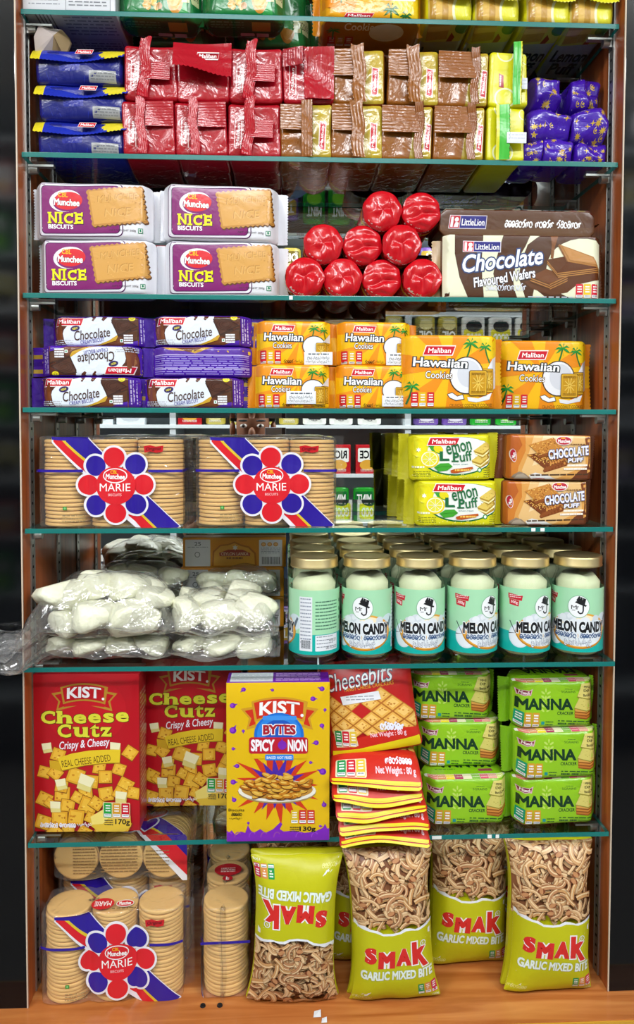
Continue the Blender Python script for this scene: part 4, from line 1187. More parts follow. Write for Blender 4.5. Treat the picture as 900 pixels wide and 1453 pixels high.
def make_red(v):
    t = thing('red_biscuit_pack', 'x', 'biscuit pack', group='red foil biscuit packs stacked end outwards')
    A = Art([(28, 345), (308, 625)] if 0 else [(28, 345), (308, 345), (308, 625), (28, 625)])
    if v != 1: badge_v(A, 62, 428, 102, 578)
    end_body(t, '#a60e20', A, 40 + v, ridge=.0012)
    u = lambda q: -EW / 2 + EW * q
    n = lambda q: EH * q
    y = -ED / 2 - 0.004
    c = '#a60f21'
    if v == 0:
        patch('back_seal', u(.45), u(.98), n(.52), n(.96), y, c, t, 1, 0.0002, 9, False)
        patch('end_seal', u(.28), u(.46), n(.02), n(1.0), y - .001, '#ac1023', t, 2, 0.0003, 5, True, zig='l', lift=.003, lean=-.004, dent=.002)
    elif v == 1:
        patch('end_seal', u(-.04), u(1.06), n(.42), n(.99), y - .003, c, t, 3, 0.0003, 3, False, 0.003, 'b', lift=.012)
        B = Art([(0, 0), (100, 100)])
        s = thing_child_badge(t, u(.38), u(.84), n(.66), n(.82), y - .0095)
    elif v == 2:
        patch('back_seal', u(.3), u(.86), n(.34), n(.66), y - .001, c, t, 4, 0.0002, 8, False)
        patch('end_seal', u(.30), u(.50), n(.01), n(1.04), y - .002, '#ac1023', t, 5, 0.0003, 5, True, 0.003, 'l', lift=.004, lean=.006, dent=.003)
    else:
        patch('back_seal', u(.0), u(.4), n(.62), n(.92), y - .001, '#9c1020', t, 6, 0.0003, 4, True, 0.003, 'r', lift=.008)
        patch('end_seal', u(.4), u(.99), n(.05), n(.98), y, c, t, 7, 0.0006, 7, True, 0.003, 'l')
    return t
def thing_child_badge(t, x0, x1, z0, z1, y):
    A = Art([(0, 0), (100, 30)])
    A.line([(8, 3), (97, 3), (92, 27), (3, 27)], 4, '#eed9da', True); A.text('Maliban', 14, 8, 86, 23, '#f4e8e8', 0.02, 0.1)
    UV, Fs, C, lv = A.subdivided([0, 1], [0, 1])
    P = [(x0 + (x1 - x0) * a, y - l * .0001 + .0025 * b, z0 + (z1 - z0) * b) for (a, b), l in zip(UV, lv)]
    return obj('printed_badge', mesh_from(P, Fs, 'badge', True, C), M['paper'], t)
def make_brown(v):
    t = thing('brown_biscuit_pack', 'x', 'biscuit pack', group='brown and gold biscuit packs stacked end outwards')
    A = Art([(305, 375), (575, 375), (575, 655), (305, 655)])
    A.poly([(470, 360), (600, 360), (600, 670), (455, 670), (470, 560)], '#a8902a'); A.poly([(500, 360), (600, 360), (600, 670), (520, 670), (490, 500)], '#b59c2c')
    if v < 2: badge_v(A, 508, 468, 540, 608, '#c0152c')
    else: badge_v(A, 536, 468, 566, 608, '#c0152c')
    end_body(t, '#8a5014', A, 50 + v, ridge=.0012)
    u = lambda q: -EW / 2 + EW * q
    n = lambda q: EH * q
    y = -ED / 2 - 0.004
    if v == 0:
        patch('back_seal', u(0), u(.4), n(.5), n(.97), y, '#8a5016', t, 11, 0.00025, 9, False)
        patch('end_seal', u(.36), u(.62), n(.01), n(1.03), y - .001, '#8c5216', t, 12, 0.0003, 4, True, 0.002, 'l', lift=.003, lean=-.003, dent=.002)
    elif v == 1:
        patch('back_seal', u(0), u(.46), n(.5), n(.96), y, '#884e16', t, 13, 0.00025, 9, False)
        patch('end_seal', u(.4), u(.62), n(0), n(1.03), y - .002, '#8c5218', t, 14, 0.0006, 4, True, 0.002, 'r', lift=.003)
    else:
        patch('back_seal', u(0), u(.78), n(.48), n(.97), y, '#884e18', t, 15, 0.00025, 8, False)
        patch('end_seal', u(.64), u(.8), n(0), n(1.03), y - .001, '#844a16', t, 16, 0.0003, 4, True, 0.002, 'r', lift=.003, lean=.003, dent=.001)
    return t
def make_limeend(v):
    t = thing('lemon_pack', 'x', 'biscuit pack', group='yellow lemon packs stacked end outwards')
    A = Art([(300, 60), (500, 60), (500, 310), (300, 310)])
    A.rect(280, 50, 520, 330, '#d4cf14')
    for x, y, r in ((380, 70, 46), (385, 268, 56), (495, 90, 30)): A.ell(x, y, r, r * .85, '#e6e8b8'); A.ell(x, y, r * .84, r * .7, '#dad732')
    A.poly([(348, 162), (374, 168), (378, 222), (352, 218)], '#a32a3e'); A.lines(354, 170, 374, 214, 1, '#efe0e0', .4, vert=True)
    w = 0.056
    end_body(t, '#cfcb16', A, 60 + v, w, EH, 0.0008, M['film_calm'])
    a, b = ((.58, .8) if v == 0 else (.22, .56))
    patch('end_seal', -w / 2 + w * a, -w / 2 + w * b, 0, EH * (1.13 if v == 0 else 1.0), -ED / 2 - .0055, '#35ad2c', t, 61 + v, 0.0002, 2, True, 0.0015, 'r', M['film_calm'], 0.004,
          cols=['#35ad2c', '#3ab42f', '#35ad2c', '#35ad2c', '#cfcb16'] if v == 0 else ['#cfcb16', '#35ad2c', '#3ab42f', '#35ad2c', '#35ad2c'])
    s = Art([(0, 0), (100, 100)]); s.lines(8, 20, 92, 80, 2, '#c3c7d4', .3)
    o = solid('price_sticker', w * (.5 if v else .2), EH * .2, 0.0005, 0.0001, '#dadde6', {'front': s}, None, 0.03, mat_=M['paper'], parent=t)
    o.location = (w * (.22 if v else .36), -ED / 2 - (.0115 if v else .0045), EH * (.28 if v else .3)); return t
reds = [make_red(v) for v in range(4)]; brs = [make_brown(v) for v in range(3)]; lms = [make_limeend(v) for v in range(2)]
used = set()
def place(t, px, py, Y, z, label, rot=(0, 0, 0), d=ED):
    first = t.name not in used; used.add(t.name)
    return put(t, px, py, Y, z, label, first, rot, d)
zu = SZ[1] + EH + 0.001
place(reds[0], 209, 190, .016, SZ[1], 'red foil biscuit pack on the glass beside the blue packs', (0, 0, .02))
place(reds[0], 285, 190, .016, SZ[1], 'red foil biscuit pack on the glass, under the pack with the folded-down flap')
place(reds[2], 361, 190, .017, SZ[1], 'red foil biscuit pack on the glass beside the brown and gold packs')
r = place(reds[2], 212, 112, .018, zu, 'red foil biscuit pack on top beside the blue packs, its seal standing up', (0, 0, .03))
place(reds[1], 288, 112, .020, zu, 'red foil biscuit pack whose wide flap with the badge hangs down its end', (0, 0, 0))
place(reds[2], 365, 112, .018, zu, 'red foil biscuit pack on top, between the hanging flap and the last red one', (0, 0, -.02))
place(reds[3], 438, 112, .018, zu, 'red foil biscuit pack sitting on a brown and gold pack')
place(brs[1], 435, 190, .017, SZ[1], 'brown and gold biscuit pack on the glass below the last red pack')
place(brs[0], 506, 190, .015, SZ[1], 'brown and gold biscuit pack on the glass, second after the red packs', (0, 0, .02))
place(brs[2], 578, 190, .016, SZ[1], 'brown and gold biscuit pack on the glass, third after the red packs')
place(brs[2], 652, 190, .015, SZ[1], 'brown and gold biscuit pack on the glass beside the lime-striped lemon packs')
place(brs[0], 511, 112, .018, zu, 'brown and gold biscuit pack on top, next to the last red pack', (0, 0, -.02))
place(brs[0], 586, 112, .017, zu, 'brown and gold biscuit pack on top, middle one of the upper three', (0, 0, .02))
place(brs[2], 657, 112, .018, zu, 'brown and gold biscuit pack on top, beside the lime-striped lemon packs', (0, 0, .01))
place(lms[1], 718, 190, .014, SZ[1], 'lemon pack with lime stripe and white sticker, on the glass beside the purple pouches')
place(lms[0], 722, 112, .016, zu, 'lemon pack with tall lime stripe, upper one beside the purple pouches')

# blue packs
def art_blue():
    A = Art([(65, 130), (575, 130), (575, 285), (65, 285)])
    A.rect(50, 120, 600, 300, '#161d72'); A.rect(210, 140, 330, 230, '#1b2590', 8); A.lines(230, 200, 330, 218, 1, '#2b37a8', .5)
    A.rect(385, 230, 540, 300, '#9a9c9e', 3); A.lines(395, 240, 530, 275, 3, '#7c7f84', .4)
    for k in range(9):
        x, y = A.rng.uniform(80, 540), A.rng.uniform(150, 260)
        A.line([(x, y), (x + A.rng.uniform(-30, 30), y + A.rng.uniform(10, 40))], 3, '#26329c')
    return A
def make_blue():
    w, h, d = 0.122, 0.0485, 0.13
    t = thing('blue_biscuit_pack', 'x', 'biscuit pack', group='blue biscuit packs stacked by the left upright')
    def de(P):
        Q = P.copy(); f = P[:, 1] < -.04
        Q[:, 1] += f * (.0015 * ripple(P, 71, 90) + .004 * (np.abs(P[:, 2]) / h * 2) ** 2 - .002 * np.maximum(0, ripple(P, 72, 70, True)))
        Q[:, 2] += .0012 * ripple(P, 73, 70) * (P[:, 2] > 0); return Q
    solid('wrapper', w, h, d, 0.008, '#1a2488', {'front': art_blue()}, de, 0.005, parent=t, mat_=M['film'])
    nx, nz = 48, 8
    V, Fs, C = [], [], []
    for i in range(nx + 1):
        for j in range(nz + 1):
            u, v = i / nx, j / nz
            drop = 0.016 + 0.006 * math.sin(u * 3.0 + .4) + (0.001 if i % 2 else 0) * v
            V.append((-w / 2 - .004 + (w + .008) * u, -d / 2 + .012 - .0185 * v - .002 * math.sin(9 * u), h + .0012 - drop * v ** 1.5))
    for i in range(nx):
        for j in range(nz):
            q = i * (nz + 1) + j; Fs.append((q, q + nz + 1, q + nz + 2, q + 1))
            u = i / nx; C.append(lin('#d9c92a' if u < .1 or (u > .7 and ((u - .85) / .16) ** 2 + ((j / nz - .2) / .75) ** 2 < 1) else '#1b2da6'))
    obj('end_seal', mesh_from(V, Fs, 'flap', True, C), M['film'], t)
    A = Art([(0, 0), (100, 30)]); A.logo(4, 4, 96, 26, 'Maliban', .1)
    UV, F2, C2, lv = A.subdivided([0, 1], [0, 1])
    fx = lambda a, b: (w * (-.02 + .22 * a), -d / 2 - .0068 - 0.0035 * (1 - b), h - .013 + .0085 * b)
    obj('printed_badge', mesh_from([(fx(a, b)[0], fx(a, b)[1] - l * .0001, fx(a, b)[2]) for (a, b), l in zip(UV, lv)], F2, 'badge', True, C2), M['film_calm'], t)
    return t
blu = make_blue(); hB = 0.0502
put(blu, 115, 220, .022, SZ[1], 'blue biscuit pack at the bottom of the stack of three by the left upright', True, (0, 0, 0), 0.13)
put(blu, 116, 180, .021, SZ[1] + hB, 'blue biscuit pack in the middle of the stack of three by the left upright', rot=(0, 0, .01), d=0.13)
put(blu, 112, 130, .023, SZ[1] + 2 * hB, 'blue biscuit pack on top of the stack of three by the left upright', rot=(0, 0, -.01), d=0.13)

# purple pouches
def make_pouch(w, h, d, seed):
    t = thing('purple_sweet_pouch', 'x', 'pouch', group='purple pouches with gold stars')
    A = Art([(0, 0), (100, 100)]); A.rng = random.Random(seed)
    for k in range(13):
        x, y = A.rng.uniform(6, 94), A.rng.uniform(6, 94); c = A.rng.choice(['#c7a53c', '#d8bb5a', '#b99433'])
        q = A.rng.randrange(4)
        if q == 0: A.star(x, y, 10, c, 5)
        elif q == 1: A.star(x, y, 11, c, 9, .4)
        elif q == 2: A.star(x, y, 8, c, 4, .3)
        else: A.ell(x, y, 3, 3, c, n=8); A.ring(x, y, 6, 7, 2, c, 40, 250, 10)
    for k in range(10): A.ell(A.rng.uniform(4, 96), A.rng.uniform(4, 96), 2, 2, '#bfa6dd', n=6)
    def de(P):
        Q = P.copy(); k = 1 - .2 * (np.abs(P[:, 0] + w * .12 * math.sin(seed)) / w * 2) ** 2
        Q[:, 2] *= np.where(P[:, 2] > 0, k, 1); Q[:, 1] *= 1 - .3 * (np.abs(P[:, 2]) / h * 2) ** 3
        dsp = .0026 * ripple(P, seed, 120) + .0034 * ripple(P, seed + 1, 75, True)
        Q[:, 1] -= dsp; Q[:, 0] += .6 * dsp; Q[:, 2] += .5 * dsp * (P[:, 2] > 0); return Q
    solid('wrapper', w, h, d, 0.008, '#3f189f', {'front': A}, de, 0.004, parent=t, mat_=M['foil'])
    fin('end_seal', h * .8, 0.007, '#3a1496', -1, -w / 2 + .002, h * .06, t, M['foil'], seed, .004)
    fin('end_seal', h * .8, 0.007, '#32107f', 1, w / 2 - .002, h * .06, t, M['foil'], seed + 1, .004)
    return t
for k, (x0, x1, y0, y1, Y, lab) in enumerate([
        (744, 775, 200, 236, .03, 'purple gold-starred pouch on the glass, against the lemon packs'),
        (774, 814, 197, 236, .022, 'purple gold-starred pouch on the glass, middle one of the bottom three'),
        (817, 861, 203, 238, .026, 'purple gold-starred pouch on the glass, beside the wooden upright'),
        (750, 812, 156, 200, .026, 'wide purple gold-starred pouch in the second layer beside the lemon packs'),
        (815, 862, 153, 203, .024, 'purple gold-starred pouch in the second layer beside the wooden upright'),
        (755, 796, 107, 158, .045, 'purple gold-starred pouch topping the heap, nearer the lemon packs'),
        (814, 858, 110, 158, .05, 'purple gold-starred pouch topping the heap, nearer the wooden upright')]):
    s = (1.08 + Y) / 1080
    w, h = (x1 - x0) * s + .002, (y1 - y0) * s + .003
    t = make_pouch(w, h, .1, 80 + 3 * k); t['label'] = lab
    z = SZ[1] if k < 3 else Zp((x0 + x1) / 2, y1, Y)
    t.location = (X((x0 + x1) / 2, (y0 + y1) / 2, Y), Y + .05, max(z, SZ[1]))

# ---- topmost shelf: only the lowest part of the packs shows
def art_green():
    A = Art([(0, 0), (200, 90)])
    A.rect(-5, -5, 205, 95, '#0f6b33'); A.poly([(60, -5), (150, -5), (190, 95), (30, 95)], '#157a3c'); A.poly([(120, -5), (140, -5), (175, 95), (150, 95)], '#2f9a4c')
    A.text('Delight', 70, 8, 130, 32, '#dfeadb', 0.01, .2); A.lines(60, 36, 120, 46, 1, '#cfdccb', .6)
    for k in range(14): A.ell(70 + A.rng.uniform(0, 34), 56 + A.rng.uniform(0, 20), 7, 5, A.rng.choice(['#c79a2e', '#a8741e', '#dcb548']), n=9)
    A.ell(140, 60, 20, 24, '#c98a2a'); A.ell(140, 60, 15, 19, '#dca23c'); A.rect(156, 44, 198, 68, '#c8cf9a'); A.text('L92006', 168, 52, 196, 62, '#3a3f2c')
    return A
def art_green_bottom():
    A = Art([(0, 0), (200, 60)]); A.rect(120, 10, 165, 34, '#a99b3c'); A.rect(90, 40, 125, 48, '#b9c4b8', 3); A.rect(130, 40, 160, 50, '#b9c4b8'); A.lines(20, 10, 100, 30, 3, '#3f8a58', .4); return A
def make_green():
    w, h, d = .118, .09, .06
    t = thing('green_snack_pack', 'x', 'snack pack', group='green snack packs on the topmost shelf')
    solid('wrapper', w, h, d, .01, '#0e6430', {'front': art_green(), 'bottom': art_green_bottom()}, flow_deform(w, d, h, .016, .35, .93, .002, .001, 70, 91, .002), parent=t)
    for s in (-1, 1): fin('end_seal', h * .9, .013, '#0e6430', s, s * (w / 2 - .001), .003, t, None, 92 + s, .004)
    return t
gre = make_green()
put(gre, 224, 10, .03, SZ[0], 'green snack pack on the topmost shelf beside the white printed carton', True, (0, 0, .03), .06)
put(gre, 345, 10, .024, SZ[0], 'green snack pack on the topmost shelf beside the yellow cookie pack, biscuits printed on it', d=.06)
put(gre, 250, 10, .110, SZ[0], 'green snack pack standing back behind the one next to the white carton', rot=(0, 0, -.05), d=.06)
put(gre, 386, 10, .106, SZ[0], 'green snack pack standing back behind the one next to the yellow cookie pack', d=.06)
# white carton with printed columns
def art_carton_print():
    A = Art([(0, 0), (125, 170)])
    for k in range(5): A.rect(14 + k * 5, 5, 16 + k * 5, 60, '#5a5e66')
    A.rect(4, 66, 120, 67, '#8a8f98'); A.line([(58, 70), (118, 70), (118, 165), (58, 165)], 1, '#7a7f88', True); A.lines(62, 76, 114, 160, 12, '#6c7078', .35); A.lines(8, 76, 50, 160, 10, '#8d919a', .3); A.lines(50, 10, 118, 60, 6, '#7f848c', .35)
    return A
t = thing('white_printed_carton', 'large white carton with grey print on the topmost shelf against the left upright', 'carton', (X(98, 5, .02), .02 + .0925, SZ[0]))
solid('carton', .128, .11, .185, .0015, '#c9ccd2', {'bottom': art_carton_print(), 'front': art_carton_print()}, mat_=M['board'], parent=t)
# coconut pack lying face down: its printed face shows through the glass
def art_coco_front_low():
    A = Art([(455, -60), (605, 28)])
    A.rect(440, -70, 620, 40, '#e9a413'); A.poly([(455, -60), (530, -60), (500, 30), (455, 10)], '#e58a12'); A.poly([(550, -60), (610, -60), (600, 28), (560, 28)], '#edc81a')
    A.rect(543, -20, 592, 6, '#d8dbe4'); A.lines(546, -2, 590, 4, 1, '#22262c', .9, .03); A.logo(488, 22, 532, 28, 'Maliban', .1); palm(A, 557, 17, 13, '#1d6a2a', 0, 12); palm(A, 579, 24, 10, '#1d6a2a', 0, 6); palm(A, 484, 2, 10, '#3a9a2a', 0, 8)
    return A
def art_coco_bottom():
    A = Art([(0, 0), (150, 100)])
    A.rect(-5, -5, 155, 105, '#b5781a'); A.text('Cookies', 36, 12, 86, 30, '#f2e6c6', .01); A.nut(12, 46, 52, 72, ['#b03020', '#b08a1e', '#b03020']); A.ell(100, 34, 26, 22, '#e6dcc0'); A.text('Hawaiian', 24, -8, 110, 10, '#f2e6c6', .02); palm(A, 20, 30, 12)
    return A
w, h, d = .146, .1, .11
t = thing('coconut_cookie_pack', 'yellow coconut cookie pack on the topmost shelf between green and lemon packs', 'cookie pack', (X(529, 10, .016), .016 + d / 2, SZ[0]))
solid('wrapper', w, h, d, .008, '#e39d14', {'front': art_coco_front_low(), 'bottom': art_coco_bottom()}, flow_deform(w, d, h, .012, .5, .96, .001, .001, 60, 95, .0015), parent=t)
fin('end_seal', h * .95, .01, '#d98a14', 1, w / 2 - .001, .002, t, None, 96, .003); fin('end_seal', h * .95, .01, '#d98a14', -1, -w / 2 + .001, .002, t, None, 97, .003)
# lemon packs of the topmost shelf
def art_lem_low():
    A = Art([(0, 0), (76, 60)])
    A.rect(-4, -4, 80, 64, '#d3cf18'); A.poly([(-4, 30), (30, 26), (44, 64), (-4, 64)], '#c8b46a')
    for k in range(4): A.poly([(4 + k * 10, 40), (12 + k * 10, 34), (16 + k * 10, 60), (4 + k * 10, 60)], ['#b58a34', '#d3ac50'][k % 2])
    A.ell(60, 50, 20, 18, '#e6e8c0'); A.ell(60, 50, 16, 14, '#dcd838'); A.logo(26, 20, 60, 30, 'Maliban', .1)
    return A
def art_lem_bottom():
    A = Art([(0, 0), (76, 120)])
    A.rect(-4, -4, 80, 124, '#b5b24a'); A.poly([(4, 0), (40, 4), (44, 34), (10, 40)], '#a8843a'); A.poly([(6, 12), (42, 8), (44, 16), (8, 22)], '#c8a654'); A.poly([(48, 20), (56, 30), (52, 46), (58, 60), (52, 62), (44, 44)], '#8a3a1c')
    A.poly([(-4, 44), (80, 36), (80, 124), (-4, 124)], '#9aa09a')
    A.text('Lemon', 8, 52, 68, 78, '#1f3a2a', .03); A.text('Puff', 16, 80, 62, 106, '#1f3a2a', .03); A.ell(64, 10, 14, 12, '#3f7a2c')
    return A
al, ab = art_lem_low(), art_lem_bottom()
def make_lemtop():
    w, h, d = .0675, .09, .17
    t = thing('lemon_pack', 'x', 'biscuit pack', group='lemon packs on the topmost shelf')
    solid('wrapper', w, h, d, .008, '#cfca1a', {'front': al, 'bottom': ab}, flow_deform(w, d, h, .01, .93, .95, .001, .0012, 70, 98, .0015), parent=t)
    patch('end_seal', -w / 2, w / 2, .03, .07, -d / 2 - .004, '#d6d222', t, 99, .0004, 5, False, .002, 'b', M['film_calm'], .008)
    return t
lt = make_lemtop()
for k, (px, lab) in enumerate([(638, 'lemon pack on the topmost shelf beside the yellow cookie pack'), (708, 'lemon pack on the topmost shelf, second from the yellow cookie pack'),
                               (778, 'lemon pack on the topmost shelf, second from the wooden upright'), (848, 'lemon pack on the topmost shelf by the wooden upright')]):
    put(lt, px, 20, .018, SZ[0], lab, k == 0, (0, 0, 0.02 * (-1) ** k), .17)
# torn piece of grey board hung on the bracket
V, Fs, C = [], [], []
rn = random.Random(4)
p = at(77, 58, .045)
pts = [(48, 52), (55, 36), (70, 40), (86, 42), (97, 54), (100, 62), (92, 82), (84, 72), (74, 74), (60, 73), (50, 72)]
fr = [at(x, y, .03 + .0015 * (i % 3) + .02 * (x - 48) / 52) for i, (x, y) in enumerate(pts)]
bk = [q + np.array([0.001, .0035, 0.0015]) for q in fr]
V = fr + bk + [at(76, 50, .031), at(76, 50, .031) + np.array([0, .012, .004])]
n = len(pts)
for i in range(n):
    j = (i + 1) % n
    Fs.append((i, j, n + j, n + i)); C.append(lin('#8e7a5c'))
    Fs.append((i, 2 * n, j)); C.append(lin('#b5a9a4') if i in (0, 1, 8, 9, 10, 2) else lin('#9c8560'))
    Fs.append((n + i, n + j, 2 * n + 1)); C.append(lin('#8e7a5c'))
o = obj('torn_cardboard_scrap', mesh_from(V, Fs, 'scrap', False, C), M['paper'])
tag(o, 'torn scrap of grey-brown cardboard stuck on the bracket under the topmost shelf', 'cardboard')
# ---- candy jars (shelf above the lowest)
JR, JH = 0.0368, 0.150
def lathe(prof, n=40, cap0=True, cap1=True):
    V, Fs = [], []
    for r, z in prof:
        for j in range(n):
            a = 2 * PI * j / n; V.append((r * math.cos(a), r * math.sin(a), z))
    for i in range(len(prof) - 1):
        for j in range(n):
            q, p = i * n + j, i * n + (j + 1) % n
            Fs.append((q, p, p + n, q + n))
    if cap0: Fs.append(tuple(reversed(range(n))))
    if cap1: Fs.append(tuple((len(prof) - 1) * n + j for j in range(n)))
    return V, Fs
def art_jar():
    A = Art([(0, 0), (942, 350)])
    A.rect(-5, 225, 950, 360, '#12aca2'); A.poly([(-5, 0), (950, 0), (950, 250), (700, 236), (520, 300), (300, 262), (-5, 240)], '#a3d8b0')
    A.rect(-5, 240, 950, 360, '#12aca2')
    A.ell(335, 258, 66, 66, '#cfdfe8'); A.ell(335, 258, 58, 58, '#dfe7ee'); A.ell(650, 180, 52, 44, '#cfdfe8'); A.poly([(640, 200), (672, 150), (682, 160), (655, 215)], '#5a6a78'); A.line([(275, 180), (312, 245), (270, 250)], 5, '#26303a')
    A.ell(486, 232, 176, 100, '#b77a22'); A.ell(486, 228, 172, 96, '#dfa43c'); A.ell(488, 222, 152, 80, '#f0e2c0'); A.ell(490, 250, 150, 68, '#dfe6ec')
    for k in range(16): A.ell(486 + A.rng.uniform(-110, 110), 165 + A.rng.uniform(-25, 40), A.rng.uniform(18, 30), A.rng.uniform(14, 22), A.rng.choice(['#dfe5ec', '#cfd8e0', '#e9edf0']), n=12)
    A.ell(482, 98, 63, 63, '#86b494'); A.ell(482, 98, 59, 59, '#eceff3')
    A.poly([(468, 62), (482, 40), (522, 56), (514, 88), (476, 78)], '#1d1e22'); A.poly([(460, 76), (468, 68), (526, 90), (520, 98)], '#1d1e22')
    A.text('M', 440, 92, 470, 114, '#23242a', 0.0); A.text('r', 472, 96, 482, 114, '#23242a'); A.line([(506, 86), (506, 120), (502, 132), (490, 136), (480, 130), (478, 122)], 8, '#23242a'); A.rect(444, 118, 462, 121, '#23242a')
    A.text('MELON CANDY', 318, 180, 650, 242, '#15161a', 0.05, 0.0, 0, '#e6ecf2', 0.06)
    A.curls(336, 246, 470, 272, 7, '#3c5a86', 5); A.text(')', 476, 248, 482, 270, '#d9a020', .02); A.curls(490, 246, 640, 270, 9, '#3c5a86', 5)
    A.text('حلوى البطيخ', 402, 274, 556, 318, '#e6ecf4', 0.02, 0, 0, '#4a5a74', .05)
    A.poly([(262, 28), (352, 38), (346, 66), (264, 56)], '#c41e34'); A.poly([(270, 58), (332, 66), (328, 98), (272, 90)], '#c41e34'); A.text('300g', 280, 68, 324, 88, '#f2dfe0', .02, 0, 6); A.lines(272, 36, 342, 56, 2, '#f2dfe0', .4)
    A.rect(690, 36, 768, 330, '#dfe3ea'); A.lines(696, 44, 762, 300, 13, '#8a92a4', .35); A.rect(700, 270, 760, 318, '#c8ccd4'); A.lines(702, 272, 758, 316, 8, '#3c424c', .6, vert=True)
    A.lines(786, 60, 935, 226, 9, '#4a7a62', .36, .06); A.rect(786, 244, 938, 330, '#dfe3ea', 4); A.lines(794, 250, 900, 324, 4, '#7a8290', .25); A.text('4/4/23', 870, 268, 925, 284, '#2c3038'); A.text('08.10.2023', 850, 306, 930, 322, '#2c3038')
    A.lines(20, 60, 40, 200, 3, '#4a7a62', .4)
    return A
JL0, JLH = 0.0125, 0.0925
def jar_label(parent):
    A = art_jar()
    cu, cv = np.linspace(0, 1, 73), np.linspace(0, 1, 3)
    UV, Fs, C, lv = A.subdivided(cu, cv)
    def mp(u, v, off):
        a = -PI / 2 + (u - .5) * 2 * PI; r = JR + 0.0004 + off
        return np.stack([r * np.cos(a), r * np.sin(a), JL0 + JLH * v], 1)
    bu, bv = np.meshgrid(np.linspace(0, 1, 73), np.array([0., 1.]), indexing='ij')
    B = mp(bu.ravel(), bv.ravel(), 0)
    BF = [(2 * i, 2 * i + 2, 2 * i + 3, 2 * i + 1) for i in range(72)]
    P = mp(UV[:, 0], UV[:, 1], lv * .00003 + .00005)
    k = len(B)
    return obj('label', mesh_from(np.r_[B, P], BF + [tuple(k + i for i in f) for f in Fs], 'label', True, [lin('#a3d8b0')] * 72 + C), M['paper_gloss'], parent)
M['paper_gloss'] = printed('label_gloss', 0.3, 0.45)
def make_jar():
    t = thing('candy_jar', 'x', 'jar', group='candy jars with gold lids')
    outer = [(.030, .0), (.0335, .0008), (JR - .0008, .005), (JR, .010), (JR, .106), (JR - .001, .112), (JR - .0045, .121), (JR - .0055, .126), (JR - .005, .134), (JR - .005, .136)]
    inner = [(JR - .0085, .136), (JR - .0085, .125), (JR - .0035, .108), (JR - .0028, .012), (JR - .006, .0055), (.0, .005)]
    V, Fs = lathe(outer + inner[:-1] + [(0.0002, .005)], 40, True, True)
    obj('glass_body', mesh_from(V, Fs, 'jar'), M['jar'], t)
    V, Fs = lathe([(JR - .0028, .1345), (JR - .002, .135), (JR - .0018, .1365), (JR - .0025, .138), (JR - .0022, .147), (JR - .003, .1492), (JR - .006, .15), (JR - .0075, .1494), (JR - .010, .1488), (.0002, .1488)], 48, True, True)
    obj('lid', mesh_from(V, Fs, 'lid'), M['gold'], t)
    # sweets filling the jar
    V, Fs = lathe([(.001, .0065), (JR - .008, .0065)] + [(JR - .0048, .012 + .009 * k) for k in range(12)] + [(JR - .012, .119), (.001, .122)], 30, True, True)
    V = np.array(V); rp = ripple(V, 5, 190) ; V[:, :2] *= (1 - .06 * np.abs(rp))[:, None]; V[:, 2] += .003 * rp * (V[:, 2] > .1)
    obj('sweets', mesh_from(V, Fs, 'sweets'), M['candy'], t)
    jar_label(t)
    return t
jar = make_jar()
jx = [446 + 74.6 * k for k in range(6)]
rz_ = [-PI * 2 * (800 - 471) / 942 + .1, -.35, .05, .45, .42, -.38]
jn = ['turned so its fine-print panel faces out, front row', 'front row, second from the candy bags, red tag at its right edge hidden', 'front row, third from the candy bags', 'front row, third from the wooden upright', 'front row, second from the wooden upright', 'front row, touching the wooden upright']
ords = ['nearest the candy bags', 'second from the candy bags', 'third from the candy bags', 'third from the wooden upright', 'second from the wooden upright', 'nearest the wooden upright']
for r, Y in enumerate((0.0285, 0.1058, 0.1831)):
    for c, px in enumerate(jx):
        x = X(px, 870, 0.0285)
        lab = 'gold-lidded melon candy jar, ' + (jn[c].replace(', red tag at its right edge hidden', '') if r == 0 else ('middle row, ' if r == 1 else 'back row, ') + ords[c])
        a = rz_[c] if r == 0 else 0.3 * math.sin(3 * c + r)
        if r == c == 0: jar.location = (x, Y, SZ[5]); jar.rotation_euler = (0, 0, a); jar['label'] = lab
        else: dup(jar, lab, (x, Y, SZ[5]), (0, 0, a))

